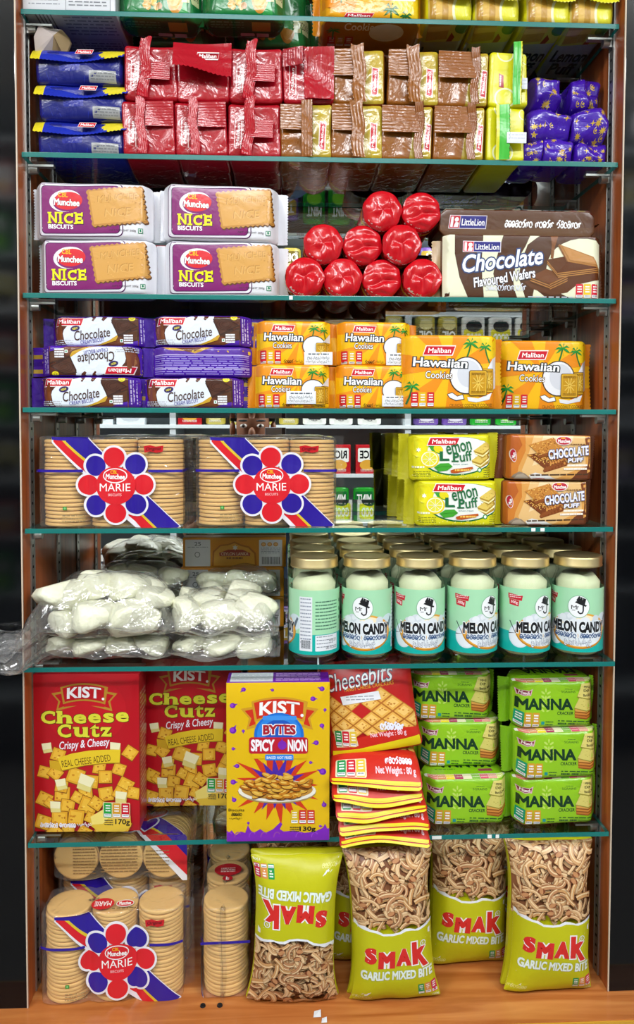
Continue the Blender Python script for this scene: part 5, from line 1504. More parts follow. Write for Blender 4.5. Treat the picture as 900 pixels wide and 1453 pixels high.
# ---- clear bags of rock candy
def chunk(seed, sx, sy, sz):
    bm = bmesh.new(); bmesh.ops.create_icosphere(bm, subdivisions=3, radius=1.0)
    P = np.array([v.co for v in bm.verts])
    r = np.random.RandomState(seed)
    Q = np.sign(P) * np.abs(P) ** .62
    Q *= (1 + .13 * ripple(P, seed, 2.2))[:, None]
    for k in range(8):
        n = r.normal(size=3); n /= np.linalg.norm(n); dd = Q @ n - .74
        Q -= np.maximum(0, dd)[:, None] * n * .85
    for v, q in zip(bm.verts, Q): v.co = (q[0] * sx, q[1] * sy, q[2] * sz)
    me = bpy.data.meshes.new('chunk'); bm.to_mesh(me); bm.free()
    me.polygons.foreach_set('use_smooth', [True] * len(me.polygons)); me.materials.append(M['sugar'])
    return me
CH = [chunk(s, .029, .026, .022) for s in range(5)]
def make_bag(w, d, h, spots, seed, label, loc, rot=(0, 0, 0), tail=(.02, .004, .012), sweep=0.0, drop=0.0):
    t = thing('candy_bag', label, 'candy bag', loc, rot, 'clear bags of white rock candy')
    rn = random.Random(seed)
    for (x, y, z, s) in spots:
        c = obj('candy_chunk', CH[rn.randrange(5)], None, t)
        c.location = (x, y, z); c.scale = (s * rn.uniform(.9, 1.15), s * rn.uniform(.9, 1.1), s * (.72 if h < .045 and d > .1 else 1)); c.rotation_euler = (rn.uniform(-.25, .25), rn.uniform(-.25, .25), rn.uniform(0, 6))
    nx, ny = 90, 50
    def surf(sg):
        U, Vv = np.meshgrid(np.linspace(-1, 1, nx + 1), np.linspace(-1, 1, ny + 1), indexing='ij')
        u, v = U.ravel(), Vv.ravel()
        x = u * np.where(u < 0, w / 2 + tail[0], w / 2 + tail[1]); y = v * (d / 2 + tail[2])
        e = np.maximum(0, 1 - np.abs(x / (w / 2)) ** 3.2) * np.maximum(0, 1 - np.abs(y / (d / 2)) ** 3.2)
        th = e ** .5
        P = np.stack([x, y, np.zeros_like(x)], 1)
        z0 = h * .28
        z = z0 + (th * (h * .86) if sg > 0 else -th * (z0 - .0012))
        flap = (1 - th)
        z += flap * (.004 * ripple(P, seed, 55) + .003 * ripple(P, seed + 1, 120)) + th * (sg > 0) * (.002 * ripple(P, seed + 2, 130) - .0035 * np.maximum(0, ripple(P, seed + 6, 70, True)))
        z = np.maximum(z, .0015)
        if sweep:
            y0_ = y * .6
            k = np.clip((-x - w / 2 + .022) / .028, 0, 1); k = k * k * (3 - 2 * k)
            y = y * (1 - .4 * k) - sweep * k; z = z - drop * k + .006 * k * np.abs(np.sin(seed + 70 * y)) + k * .26 * (y0_ + .02)
        x = x + .003 * ripple(P, seed + 4, 60); y = y + .003 * ripple(P, seed + 5, 60)
        return np.stack([x, y, z], 1)
    V = np.r_[surf(1), surf(-1)]
    Fs = []
    for s in (0, 1):
        o_ = s * (nx + 1) * (ny + 1)
        for i in range(nx):
            for j in range(ny):
                q = o_ + i * (ny + 1) + j
                f = (q, q + ny + 1, q + ny + 2, q + 1); Fs.append(f if s == 0 else f[::-1])
    obj('clear_bag', mesh_from(V, Fs, 'bag'), M['polybag'], t)
    return t
z5 = SZ[5]
def XY(px, py, Y): return X(px, py, Y)
# lower layer
make_bag(.185, .12, .034, [(-.066, -.03, .0185, .95), (-.022, -.034, .0185, 1.0), (.022, -.032, .0185, 1.0), (.066, -.03, .0185, .9), (-.05, .02, .0185, .95), (0, .02, .0185, 1.0), (.05, .02, .0185, .95)], 3,
         'clear bag of rock candy flat on the glass under the bag poking past the upright', (X(160, 930, .06), .066, z5 + .0006), (0, 0, 0), (.07, .004, .012), .114)
make_bag(.150, .12, .034, [(-.048, -.03, .0185, .95), (-.004, -.034, .0185, 1.0), (.042, -.03, .0185, .95), (-.035, .02, .0185, .95), (.005, .02, .0185, 1.0), (.043, .018, .0185, .9)], 5,
         'clear bag of rock candy flat on the glass beside the jar showing fine print', (X(322, 930, .06), .066, z5 + .0006), (0, 0, 0), (.004, .004, .012))
# upper layer
make_bag(.194, .13, .082, [(-.058, -.026, .060, 1.2), (-.016, -.038, .034, 1.2), (.034, -.038, .032, 1.3), (.068, -.02, .056, .85), (-.022, .002, .072, 1.2), (.024, .0, .068, 1.15), (.054, .026, .06, 1.0), (-.052, .034, .056, 1.0), (.0, .036, .066, 1.05), (-.060, -.028, .026, .95), (.066, -.03, .026, .8)], 7,
         'bulging clear bag of white rock candy whose tail pokes past the left upright', (X(156, 875, .05), .046, z5 + .033), (0, .0, 0), (.085, .004, .012), .10, .02)
make_bag(.158, .13, .056, [(-.048, -.028, .032, 1.1), (0, -.034, .028, 1.05), (.046, -.028, .032, 1.1), (-.02, .01, .042, 1.05), (.026, .018, .042, 1.05), (-.05, .028, .034, .95)], 9,
         'clear bag of white rock candy on top, beside the jars, its chunks frosty white', (X(316, 885, .055), .052, z5 + .033), (0, 0, 0), (.003, .006, .012))
# rear
make_bag(.14, .055, .046, [(-.042, 0, .024, .9), (.005, -.002, .026, .95), (.05, 0, .024, .9)], 11,
         'clear bag of yellowish rock candy lying behind the bulging bag', (X(200, 830, .17), .18, z5 + .066), (0, 0, 0), (.006, .004, .004))
make_bag(.13, .047, .044, [(-.04, 0, .024, .9), (.0, -.002, .026, .95), (.04, 0, .024, .9)], 13,
         'clear bag of rock candy lying behind the frosty bag, under the orange cartons', (X(335, 845, .15), .1605, z5 + .062), (0, 0, 0), (.004, .004, .003))
make_bag(.19, .055, .052, [(-.06, 0, .026, .95), (-.015, -.002, .026, 1.0), (.03, 0, .026, .95)], 15,
         'clear bag of rock candy lowest at the back, hidden behind the flat bags', (X(190, 830, .17), .18, z5), (0, 0, 0), (.004, .004, .004))
# orange cartons behind the bags
def art_orange():
    A = Art([(160, 85), (800, 85), (800, 268), (160, 268)])
    A.rect(150, 80, 820, 280, '#d68f1e'); A.rect(175, 98, 330, 262, '#d5d7dc', 4); A.text('25', 232, 112, 272, 136, '#5a6068', .01); A.ring(250, 190, 15, 15, 4, '#5a6068'); A.lines(190, 142, 316, 152, 1, '#8a9098', .4)
    A.poly([(340, 262), (345, 170), (390, 130), (440, 125), (480, 110), (520, 128), (570, 140), (612, 180), (618, 262)], '#b36a14'); A.poly([(350, 258), (355, 176), (395, 138), (440, 134), (480, 120), (518, 138), (565, 150), (602, 186), (606, 258)], '#dda23a')
    A.poly([(385, 180), (440, 160), (530, 160), (578, 182), (575, 200), (388, 200)], '#a33a26'); A.text('CEYLON LANKA', 396, 176, 566, 196, '#ead2b0', .02); A.star(484, 148, 18, '#e6e4e0', 6, .5); A.lines(430, 206, 530, 222, 1, '#7a4a16', .7)
    A.rect(632, 100, 776, 262, '#d8dade', 4)
    for k in range(3): A.ell(660 + 38 * k, 128, 15, 13, '#c98a3c'); A.ell(660 + 38 * k, 128, 10, 8, '#e3b878')
    A.lines(645, 150, 765, 190, 4, '#8a9098', .35); A.lines(650, 205, 765, 250, 14, '#22262c', .5, .02, vert=True)
    return A
orange = art_orange()
t = thing('orange_carton', 'orange carton with white label behind the candy bags, upper of two', 'carton', group='orange printed cartons at the back')
solid('carton', .172, .05, .032, .001, '#cf8a1c', {'front': orange}, mat_=M['board'], parent=t)
put(t, 333, 800, .190, z5 + .1035, 'orange carton with white label behind the candy bags, upper of two', True, (0, 0, 0), .032)
put(t, 330, 835, .190, z5 + .053, 'orange carton with white label behind the candy bags, lower of two', d=.032)
dup(t, 'orange carton lying lowest at the back, hidden behind the flat candy bags', (X(330, 840, .19), .206, z5 + .0025))
# ---- boxes on the lowest glass shelf
def scroll(A, cx, cy, s, red, gold, txt='#f0eef0'):
    def P(L): return [(cx + x * s, cy + y * s) for x, y in L]
    A.poly(P([(-92, 10), (-58, 2), (-56, 30), (-78, 56), (-70, 34)]) if 0 else P([(-94, 0), (-60, -6), (-58, 40), (-20, 36), (-80, 52), (-74, 24)]), gold); A.poly(P([(94, 0), (60, -6), (58, 40), (20, 36), (80, 52), (74, 24)]), gold)
    A.poly(P([(-84, 5), (-60, 0), (-58, 38), (-74, 44), (-68, 24)]), red); A.poly(P([(84, 5), (60, 0), (58, 38), (74, 44), (68, 24)]), red)
    top = [(x, -18 - 12 * (1 - (x / 68) ** 2)) for x in range(-68, 69, 17)]; bot = [(x, 32 - 10 * (1 - (x / 60) ** 2)) for x in range(60, -61, -15)]
    A.poly(P(top + bot), gold)
    top = [(x, -13 - 12 * (1 - (x / 68) ** 2)) for x in range(-62, 63, 15)]; bot = [(x, 27 - 10 * (1 - (x / 60) ** 2)) for x in range(55, -56, -11)]
    A.poly(P(top + bot), red)
    A.text('KIST', cx - 49 * s, cy - 16 * s, cx + 49 * s, cy + 17 * s, txt, .03, .02, 0, None, 0, 4 * s); A.ell(cx + 54 * s, cy + 16 * s, 4 * s, 4 * s, txt, n=10)
def slabword(A, L, c, dark):
    for dx, dy, cc in ((-4, -3, dark), (4, 4, dark), (0, 0, c)):
        for ch, x0, y0, x1, y1 in L:
            A.text(ch, x0 + dx, y0 + dy, x1 + dx, y1 + dy, cc, .032)
            h = (y1 - y0)
            if ch == 'h':
                A.rect(x0 - 8 + dx, y0 + dy, x0 + 18 + dx, y0 + 14 + dy, cc); A.rect(x0 - 8 + dx, y1 - 14 + dy, x0 + 40 + dx, y1 + dy, cc); A.rect(x1 - 40 + dx, y1 - 14 + dy, x1 + 8 + dx, y1 + dy, cc)
            if ch == 'u':
                A.rect(x0 - 10 + dx, y0 + dy, x0 + 20 + dx, y0 + 13 + dy, cc); A.rect(x1 - 40 + dx, y0 + dy, x1 - 10 + dx, y0 + 13 + dy, cc); A.rect(x1 - 14 + dx, y1 - 14 + dy, x1 + 12 + dx, y1 + dy, cc)
            if ch == 'z':
                A.rect(x0 + dx, y0 + 6 + dy, x0 + 14 + dx, y0 + 30 + dy, cc); A.rect(x1 - 14 + dx, y1 - 30 + dy, x1 + dx, y1 + dy, cc)
            if ch == 'C': A.rect(x1 - 16 + dx, y0 + 8 + dy, x1 - 2 + dx, y0 + 38 + dy, cc)
def cracker(A, x, y, s, rot, pale=False):
    c, d = math.cos(math.radians(rot)), math.sin(math.radians(rot))
    def q(a, b): return (x + (a * c - b * d) * s, y + (a * d + b * c) * s)
    if pale:
        A.poly([q(-1, -.9), q(.8, -1), q(1, .8), q(-.7, 1)], '#c9b45a'); A.poly([q(-1, -.9), q(.8, -1), q(.75, .2), q(-.85, .3)], '#e8e2b8'); A.poly([q(-.85, .3), q(.75, .2), q(1, .8), q(-.7, 1)], '#d8cc80'); return
    A.poly([q(-1.08, -1), q(1.05, -1.08), q(1.1, 1.06), q(-1.02, 1.1)], '#7c4a12'); A.poly([q(-1, -.95), q(1, -1), q(1, .9), q(-1, 1)], '#dba12a'); A.poly([q(-.75, -.72), q(.72, -.75), q(.7, .66), q(-.74, .74)], '#e4b43c')
    for k in range(5): a, b = A.rng.uniform(-.7, .7), A.rng.uniform(-.7, .7); A.ell(*q(a, b), s * A.rng.uniform(.1, .22), s * A.rng.uniform(.08, .16), A.rng.choice(['#b9741c', '#c98a22', '#edc95c']), n=8)
def art_cheese():
    A = Art([(35, 22), (820, 22), (825, 1200), (45, 1240)])
    A.rect(20, 0, 840, 1260, '#b01420')
    A.ell(430, 300, 300, 260, '#b81622'); A.ell(430, 260, 200, 170, '#c01824')
    scroll(A, 420, 168, 2.6, '#b8121f', '#b4842c')
    slabword(A, [('C', 97, 302, 205, 402), ('h', 220, 302, 328, 398), ('e', 342, 326, 438, 398), ('e', 450, 321, 545, 394), ('s', 560, 316, 640, 390), ('e', 652, 308, 748, 383)], '#d8d43a', '#4a3a10')
    slabword(A, [('C', 222, 402, 325, 505), ('u', 348, 424, 448, 502), ('t', 460, 402, 534, 500), ('z', 542, 422, 622, 495)], '#d8d43a', '#4a3a10')
    A.text('Crispy & Cheesy', 234, 520, 610, 600, '#ece9f2', .012, .25, -6)
    cs_ = [(225, 640, 48, 20), (120, 775, 44, 15), (205, 780, 46, 40), (530, 735, 44, 10), (675, 740, 44, 20), (756, 615, 46, 35), (355, 800, 60, 20), (470, 840, 50, 5), (575, 800, 48, 0), (720, 860, 52, 28), (780, 915, 44, 12), (255, 940, 55, 3), (580, 930, 52, -8),
           (120, 985, 52, 25), (295, 1030, 50, 10), (430, 930, 50, -5), (370, 960, 40, 30), (450, 1020, 62, 20), (235, 1130, 58, 2), (360, 1110, 56, 8), (510, 1000, 46, 35), (110, 1160, 54, 18), (160, 1010, 34, 40), (680, 920, 44, 30), (250, 880, 45, 10), (300, 1215, 46, 4), (420, 1225, 46, 30), (200, 1225, 46, 40), (470, 1110, 40, 25), (560, 1200, 60, 10), (690, 1170, 60, 25)]
    for x, y, s, r in cs_: cracker(A, x, y, s, r)
    for x, y, s, r in ((143, 588, 40, -5), (648, 580, 42, 8), (250, 865, 44, -8), (430, 850, 62, 25), (205, 1040, 44, 5), (690, 950, 46, 10)): cracker(A, x, y, s, r, True)
    A.poly([(470, 1110), (600, 1020), (760, 1080), (765, 1160), (700, 1215), (520, 1205), (460, 1160)], '#dcb83c'); A.poly([(470, 1100), (600, 1015), (640, 1060), (560, 1150), (480, 1160)], '#ead672')
    A.poly([(160, 680), (235, 690), (250, 765), (165, 740)], '#c9a022'); A.poly([(225, 668), (330, 630), (460, 605), (560, 598), (690, 592), (682, 694), (560, 700), (430, 718), (255, 764)], '#a8801c'); A.poly([(222, 664), (330, 626), (460, 601), (560, 594), (686, 590), (680, 688), (560, 694), (430, 712), (255, 756)], '#e0c02a')
    A.text('REAL CHEESE ADDED', 252, 655, 616, 706, '#5a3c10', -.002, 0, -9)
    A.curls(92, 1160, 225, 1195, 8, '#e6e4ee', 7); A.curls(238, 1155, 358, 1190, 7, '#e6e4ee', 7); A.text('بسكويت', 370, 1140, 480, 1182, '#e6e4ee', .02)
    A.rect(560, 985, 758, 1105, '#d9c99a', 8); A.nut(564, 990, 756, 1100, ['#1b9a3a', '#d0962a', '#c4162a'], .1)
    A.lines(572, 1118, 634, 1165, 3, '#2a2c30', .5); A.text('170g', 650, 1108, 756, 1160, '#17181c', .02)
    return A
def side_plain(c, c2):
    A = Art([(0, 0), (50, 230)]); A.lines(8, 30, 42, 200, 24, c2, .35); return A
cw, chh, cdp = .1535, .2335, .052
t = thing('cheese_cracker_carton', 'x', 'carton', group='red cheese cracker cartons')
solid('carton', cw, chh, cdp, .0012, '#a51320', {'front': art_cheese(), 'right': side_plain('#a51320', '#caa08c')}, mat_=M['board'], parent=t, cell=.03)
put(t, 121, 1060, .028, SZ[6], 'red cheese cracker carton standing by the left wooden upright', True, (0, 0, -.02), cdp)
put(t, 272, 1060, .1, SZ[6], 'red cheese cracker carton standing farther back, half behind the yellow carton', rot=(0, 0, 0), d=cdp)
def onion(A, x, y, r, a=-45):
    A.ell(x, y, r, r * .95, '#6a1fa8'); A.ell(x - r * .2, y - r * .1, r * .6, r * .6, '#8a3cc4', n=12)
    c, d = math.cos(math.radians(a)), math.sin(math.radians(a))
    A.poly([(x + r * .7 * c - r * .4 * d, y + r * .7 * d + r * .4 * c), (x + r * 1.9 * c, y + r * 1.9 * d), (x + r * .7 * c + r * .4 * d, y + r * .7 * d - r * .4 * c)], '#6a1fa8')
def art_bytes():
    A = Art([(38, 118), (838, 110), (832, 1370), (40, 1382)])
    A.rect(20, 90, 860, 1400, '#dcb414')
    for x, y, r, a in ((172, 172, 18, 140), (395, 176, 12, 200), (777, 165, 20, 200), (707, 245, 20, 0), (88, 300, 22, -20), (800, 332, 12, 100), (90, 497, 27, -60), (170, 502, 12, 90), (776, 458, 18, 70), (732, 594, 20, 170), (92, 643, 13, 0), (122, 780, 18, 180), (688, 752, 12, 0), (782, 824, 27, 200), (92, 908, 21, 0), (99, 1050, 18, -120), (792, 1088, 19, -100), (208, 1232, 10, 90), (762, 1258, 11, 0)): onion(A, x, y, r, a)
    def burst(col, k1, k2, n, seed, y0=930):
        rn = random.Random(seed); P = []
        for k in range(n * 2):
            a = 2 * PI * k / (n * 2); r = rn.uniform(*k1) if k % 2 == 0 else k2
            P.append((430 + r * math.cos(a) * 1.0, y0 + r * math.sin(a) * .95))
        A.poly(P, col)
    burst('#c9391c', (300, 370), 170, 17, 3); burst('#4a2aa0', (200, 260), 120, 15, 6)
    scroll(A, 450, 325, 3.2, '#c8321e', '#c79428')
    A.ell(445, 530, 192, 175, '#1d6ccb'); A.ell(445, 525, 170, 155, '#2f82de'); A.ell(445, 500, 120, 90, '#2356b8'); A.rect(235, 560, 660, 720, '#dcb414'); A.rect(320, 380, 580, 415, '#3f90e6', 8)
    A.text('BYTES', 322, 452, 574, 530, '#a81c2e', .04, 0, 0, '#f0eef2', .07, 4)
    A.rect(214, 550, 668, 680, '#b81f30', 22); A.text('SPiCY', 228, 566, 412, 662, '#f0eef4', .04); A.text('NiON', 512, 566, 660, 662, '#f0eef4', .04); A.ell(470, 612, 34, 36, '#7a2ab0'); A.poly([(455, 590), (468, 556), (482, 590)], '#7a2ab0')
    A.rect(338, 686, 556, 732, '#2f82de', 10); A.text('BAKED NOT FRIED', 350, 700, 546, 722, '#dfeaf6', .02)
    A.ell(430, 985, 300, 92, '#a08a5a'); A.ell(430, 975, 300, 90, '#e6e2d6'); A.ell(430, 966, 275, 76, '#b98a3c')
    rn = random.Random(8)
    for k in range(60):
        a, r = rn.uniform(0, 2 * PI), rn.uniform(0, 1) ** .6
        x, y = 430 + 262 * r * math.cos(a), 935 + 92 * r * math.sin(a) - 24 * (1 - r)
        ro = rn.uniform(-30, 30)
        A.ell(x, y + 5, 46, 19, '#6e3c10', ro, 12); A.ell(x, y, 44, 17, rn.choice(['#c07c22', '#cf9430', '#b56c1c', '#d8a63e']), ro, 12); A.ell(x - 6, y - 5, 26, 7, '#e2bc5a', ro, 10)
    A.poly([(20, 1400), (20, 1270), (60, 1310), (80, 1290), (110, 1330), (150, 1300), (185, 1310), (205, 1250), (225, 1290), (250, 1310), (300, 1280), (340, 1310), (400, 1280), (455, 1225), (470, 1240), (450, 1280), (480, 1300), (560, 1290), (640, 1310), (720, 1300), (780, 1270), (800, 1240), (815, 1275), (860, 1270), (860, 1400)], '#7a24b4')
    for x in (60, 130, 240, 330, 430, 600, 720): A.ring(x, 1345, 26, 40, 7, '#93489f' if x % 4 else '#8f3fc4', 180, 320, 10)
    A.text('Biscuits', 56, 1118, 178, 1140, '#3c3110', .01); A.curls(76, 1150, 160, 1176, 5, '#3c3110', 5); A.text('بسكويت', 62, 1182, 160, 1210, '#3c3110', .01)
    A.nut(532, 1128, 722, 1238, ['#d6b52a', '#c83224', '#c83224'], .1); A.lines(528, 1262, 600, 1308, 3, '#57421a', .5); A.text('130g', 602, 1258, 726, 1304, '#17181c', .02)
    return A
def art_bytes_top():
    A = Art([(40, 30), (840, 110)])
    A.rect(66, 36, 398, 104, '#d8dce2'); A.lines(80, 44, 380, 98, 5, '#b6bbc4', .3); A.lines(420, 40, 770, 104, 5, '#c8a8e0', .45, .05); return A
bw, bh, bd = .1475, .2305, .046
t = thing('onion_snack_carton', 'yellow snack carton with purple splash jutting over the shelf edge', 'carton')
solid('carton', bw, bh, bd, .0012, '#d9ae14', {'front': art_bytes(), 'top': art_bytes_top()}, mat_=M['board'], parent=t, cell=.03, facecol={'top': '#6a1fa0', 'right': '#c79c18', 'left': '#c79c18'})
put(t, 395, 1080, -.009, SZ[6], 'yellow snack carton with purple splash jutting over the shelf edge', True, (0, 0, -.01), bd)
_tl = kids(t)[0]

# ---- cheese biscuit bags: one leaning, the rest in a lying pile
def art_cheesebits():
    A = Art([(55, 35), (680, 35), (770, 600), (40, 765)])
    A.rect(0, 0, 820, 820, '#b51c1c'); A.poly([(0, 0), (820, 0), (820, 90), (0, 60)], '#7c1014')
    for i in range(-3, 9):
        for j in range(-2, 7):
            x, y = 120 + (i - j) * 78 + 60, 300 + (i + j) * 52 - 40
            if y < 250 or y > 560 or x < -20 or x > 800: continue
            if abs(x - 345) < 70 and abs(y - 365) < 30: continue
            if y < 300 and 170 < x < 480: continue
            A.poly([(x, y - 52), (x + 76, y), (x, y + 52), (x - 76, y)], '#b5742c'); A.poly([(x, y - 46), (x + 68, y), (x, y + 46), (x - 68, y)], '#dca74c'); A.poly([(x, y - 32), (x + 46, y), (x, y + 32), (x - 46, y)], '#e6bd6c')
            for k in range(4): A.ell(x + A.rng.uniform(-34, 34), y + A.rng.uniform(-18, 18), 8, 5, A.rng.choice(['#c98a34', '#b9742a']), n=8)
    A.poly([(0, 560), (300, 560), (620, 470), (820, 460), (820, 820), (0, 820)], '#c4281c')
    A.text('Cheesebits', 62, 92, 576, 205, '#e6e4ea', .0, .3, -6, '#3a3c5a', .03)
    A.text('TANGY CHEESE CRACKERS', 210, 192, 582, 216, '#d9a02c', .0, .1, -5)
    A.poly([(174, 262), (476, 234), (492, 286), (188, 322)], '#dfe2ea'); A.lines(220, 262, 440, 300, 2, '#8a8f9a', .3)
    A.curls(475, 440, 640, 488, 7, '#dfe2f6', 12); A.text('Net Weight : 80 g', 395, 500, 660, 545, '#f0c8d4', .02, 0, -8)
    A.poly([(70, 525), (262, 490), (296, 630), (98, 655)], '#dcd2b4'); A.nut(84, 515, 284, 640, ['#1b8a4a', '#c4182c', '#d8b83a'], .1)
    A.poly([(0, 700), (60, 690), (300, 650), (600, 560), (820, 500), (820, 900), (0, 900)], '#dccc14')
    return A
def bag_deform(w, h, d, seed, pinch=.13, amp=.0012, p=2.4, droop=0.0):
    def fn(P):
        Q = P.copy()
        v = np.abs(P[:, 2]) / (h / 2); u = np.abs(P[:, 0]) / (w / 2)
        th = np.maximum(0, 1 - v ** p) ** .6 * np.maximum(0, 1 - .8 * u ** 5)
        Q[:, 1] *= .02 + .98 * th
        Q[:, 0] *= 1 - pinch * np.maximum(0, 1 - v ** 3.5)
        Q[:, 1] += (amp * ripple(P * np.array([1, 0, 1]), seed, 60) + amp * .9 * ripple(P * np.array([1, 0, .3]), seed + 1, 110) * v ** 2)
        Q[:, 1] += .004 * np.sin(28 * P[:, 0] + seed) * np.clip((v - .82) / .18, 0, 1)
        if droop: Q[:, 1] -= droop * np.clip(-P[:, 2] / (h / 2) - .55, 0, 1) ** 2
        return Q
    return fn
zz = SZ[6]
t = thing('cheese_biscuit_bag', 'red and yellow cheese biscuit bag standing against the pile, its front facing out', 'snack bag', group='red and yellow cheese biscuit bags')
bwid, bhei, bdep = .142, .137, .035
solid('bag', bwid, bhei, bdep, .01, '#b51c1c', {'front': art_cheesebits()}, bag_deform(bwid, bhei, bdep, 5, .08, .0012), .006, parent=t, mat_=M['bagfilm'])
t.location = (X(538, 1020, .01), .026, Zp(540, 1073, .01)); t.rotation_euler = (-.22, -.12, 0.02)
def art_lying():
    A = Art([(0, 0), (700, 600)])
    A.rect(-10, -10, 710, 610, '#b9241c')
    for i in range(9):
        for j in range(4):
            x, y = i * 90 + (j % 2) * 45, 60 + j * 100
            A.poly([(x, y - 60), (x + 44, y), (x, y + 60), (x - 44, y)], '#d9a54a')
    A.poly([(-10, 420), (710, 380), (710, 610), (-10, 610)], '#c4281c')
    A.rect(40, 478, 280, 572, '#dcd2b4', 10); A.nut(48, 482, 272, 568, ['#1b8a4a', '#c4182c', '#d8b83a'], .1); A.curls(430, 470, 640, 505, 8, '#dfe2f6', 9); A.text('Net Weight : 80 g', 350, 520, 660, 562, '#f0c8d4', .03)
    A.rect(-10, 578, 710, 610, '#dccc14'); A.rect(-10, 590, 710, 593, '#c2b010')
    return A
lw, ll, lt_ = .134, .15, .017
def lying_bag(seed, dr=.1):
    t = thing('cheese_biscuit_bag', 'x', 'snack bag', group='red and yellow cheese biscuit bags')
    def de(P):
        Q = bag_deform(lw, ll, lt_, seed, .05, .0012)(P)
        v = P[:, 2] / (ll / 2)                       # -1 at the end that hangs towards the viewer
        hang = np.clip(-v - .45, 0, 1)
        Q[:, 1] += dr * hang ** 1.5 + (.004 + .004 * np.sin(seed + 32 * P[:, 0])) * np.clip(-v - .6, 0, 1)
        return Q
    b = solid('bag', lw, ll, lt_, .008, '#b9241c', {'front': lyart}, de, .006, parent=t, mat_=M['bagfilm'], facecol={'bottom': '#dccc14'})
    b.rotation_euler = (-PI / 2, 0, 0); b.location = (0, -ll / 2, lt_ / 2 + .002)
    # local: front (-y) becomes up, the bottom end points to the viewer
    b.rotation_euler = (-PI / 2, 0, 0)
    return t
lyart = art_lying()
lab = ['lowest of the lying cheese biscuit bags, its yellow edge over the shelf', 'lying cheese biscuit bag with folded-up yellow edge, second from the glass', 'lying cheese biscuit bag, third from the glass', 'lying cheese biscuit bag, fourth from the glass', 'lying cheese biscuit bag right under the leaning one']
for k in range(5):
    b = lying_bag(200 + 5 * k, (.050, .052, .052, .052, .052)[k]); b['label'] = lab[k]
    b.location = (X(532 + (6, 9, 2, -4, -2)[k], 1150, .03), .053 - .001 * k, zz + (.006, .0285, .051, .0735, .096)[k])
    b.rotation_euler = (0, 0, (.05, -.02, .03, .04, -.03)[k])

# ---- green cracker packs
def art_manna():
    A = Art([(165, 527), (820, 502), (800, 862), (192, 902)])
    A.rect(120, 470, 860, 920, '#7fb51a'); A.ell(440, 700, 300, 160, '#8cc020')
    A.text('MANNA', 200, 655, 622, 745, '#12371f', .035, 0, -1.5)
    for s in (-1, 1):
        for k in range(5): A.ell(415 + s * 22, 610 + k * 34, 18, 8, '#b9d860', -s * 40, 10)
    for k in range(3): A.ell(415, 590 + k * 60, 6, 18, '#b9d860', 0, 10)
    A.text('MANNA', 202, 657, 620, 743, '#12371f', .035, 0, -1.5)
    A.text('CRACKER', 505, 752, 624, 778, '#12371f', .02, .1, -1)
    A.poly([(190, 590), (215, 598), (250, 592), (285, 598), (312, 582), (300, 640), (285, 634), (250, 640), (215, 636), (206, 644)], '#d8a8b4'); A.poly([(200, 596), (216, 604), (250, 598), (284, 604), (302, 594), (294, 628), (284, 628), (250, 634), (216, 630), (210, 632)], '#7a2434'); A.text('Munch', 214, 604, 290, 628, '#f0dfe2', .03, .1)
    A.text('5GRAINS', 532, 588, 640, 606, '#2c5a22', .0); A.lines(560, 574, 620, 584, 1, '#2c5a22', .5)
    A.nut(198, 768, 376, 886, ['#129a74', '#c9962c', '#c9962c'], .08)
    for y0, c in ((800, '#b9702a'), (778, '#c98436'), (756, '#d29a4a')): A.poly([(632, y0 - 40), (800, y0 - 60), (802, y0 - 30), (720, y0 + 8), (636, y0)], '#8a4f1c'); A.poly([(634, y0 - 44), (800, y0 - 64), (800, y0 - 36), (720, y0 - 2), (636, y0 - 8)], c)
    A.poly([(628, 726), (668, 640), (806, 660), (790, 735), (720, 748)], '#8f8a34'); A.poly([(630, 720), (670, 638), (804, 656), (786, 728), (720, 740)], '#cfc46a')
    A.poly([(650, 640), (690, 530), (830, 516), (815, 650), (770, 664)], '#8f8a34'); A.poly([(654, 632), (690, 530), (830, 516), (808, 642), (770, 656)], '#d6ca72')
    for k in range(40): A.ell(A.rng.uniform(670, 800), A.rng.uniform(545, 725), 3.5, 2.5, '#a79a40', n=6)
    A.text('MFG', 706, 546, 752, 566, '#2a2c20', .01); A.text('EXP', 702, 576, 746, 596, '#2a2c20', .01); A.text('Batch No.', 698, 610, 790, 630, '#2a2c20', .01, 0, -3)
    A.rect(388, 832, 412, 856, '#1f8f86'); A.lines(420, 830, 478, 870, 2, '#2c5a22', .4); A.lines(512, 820, 770, 832, 1, '#2c5a22', .7); A.lines(512, 838, 575, 856, 1, '#2c5a22', .8); A.lines(590, 838, 640, 856, 1, '#2c5a22', .8); A.lines(650, 838, 770, 858, 3, '#3f6a2a', .3)
    return A
SQ = ['#d27a6a', '#c98a5a', '#e0c928', '#a3335a', '#dcd6b4', '#7fb04a', '#cf5a74', '#d99a8a', '#cfdc7a']
def art_manna_top():
    A = Art([(0, 0), (655, 300)])
    A.rect(-10, -10, 665, 310, '#7fb51a'); A.text('MANNA', 130, 30, 560, 130, '#12371f', .035, flip=True); A.rect(440, 150, 550, 190, '#8a3a48'); A.lines(100, 150, 260, 170, 1, '#2c5a22')
    A.rect(-10, 232, 700, 312, '#e6e6d8')
    for k, c in enumerate(SQ): A.rect(30 + k * 66, 236, 94 + k * 66, 310, c); A.lines(36 + k * 66, 246, 90 + k * 66, 300, 2, '#efe8da', .2)
    return A
def art_manna_bottom(): 
    A = Art([(0, 0), (655, 300)])
    for k, c in enumerate(SQ): A.rect(30 + k * 66, 0, 94 + k * 66, 60, c)
    return A
mw_, mh_, md_ = .128, .0715, .062
t = thing('cracker_pack', 'x', 'cracker pack', group='lime green cracker packs')
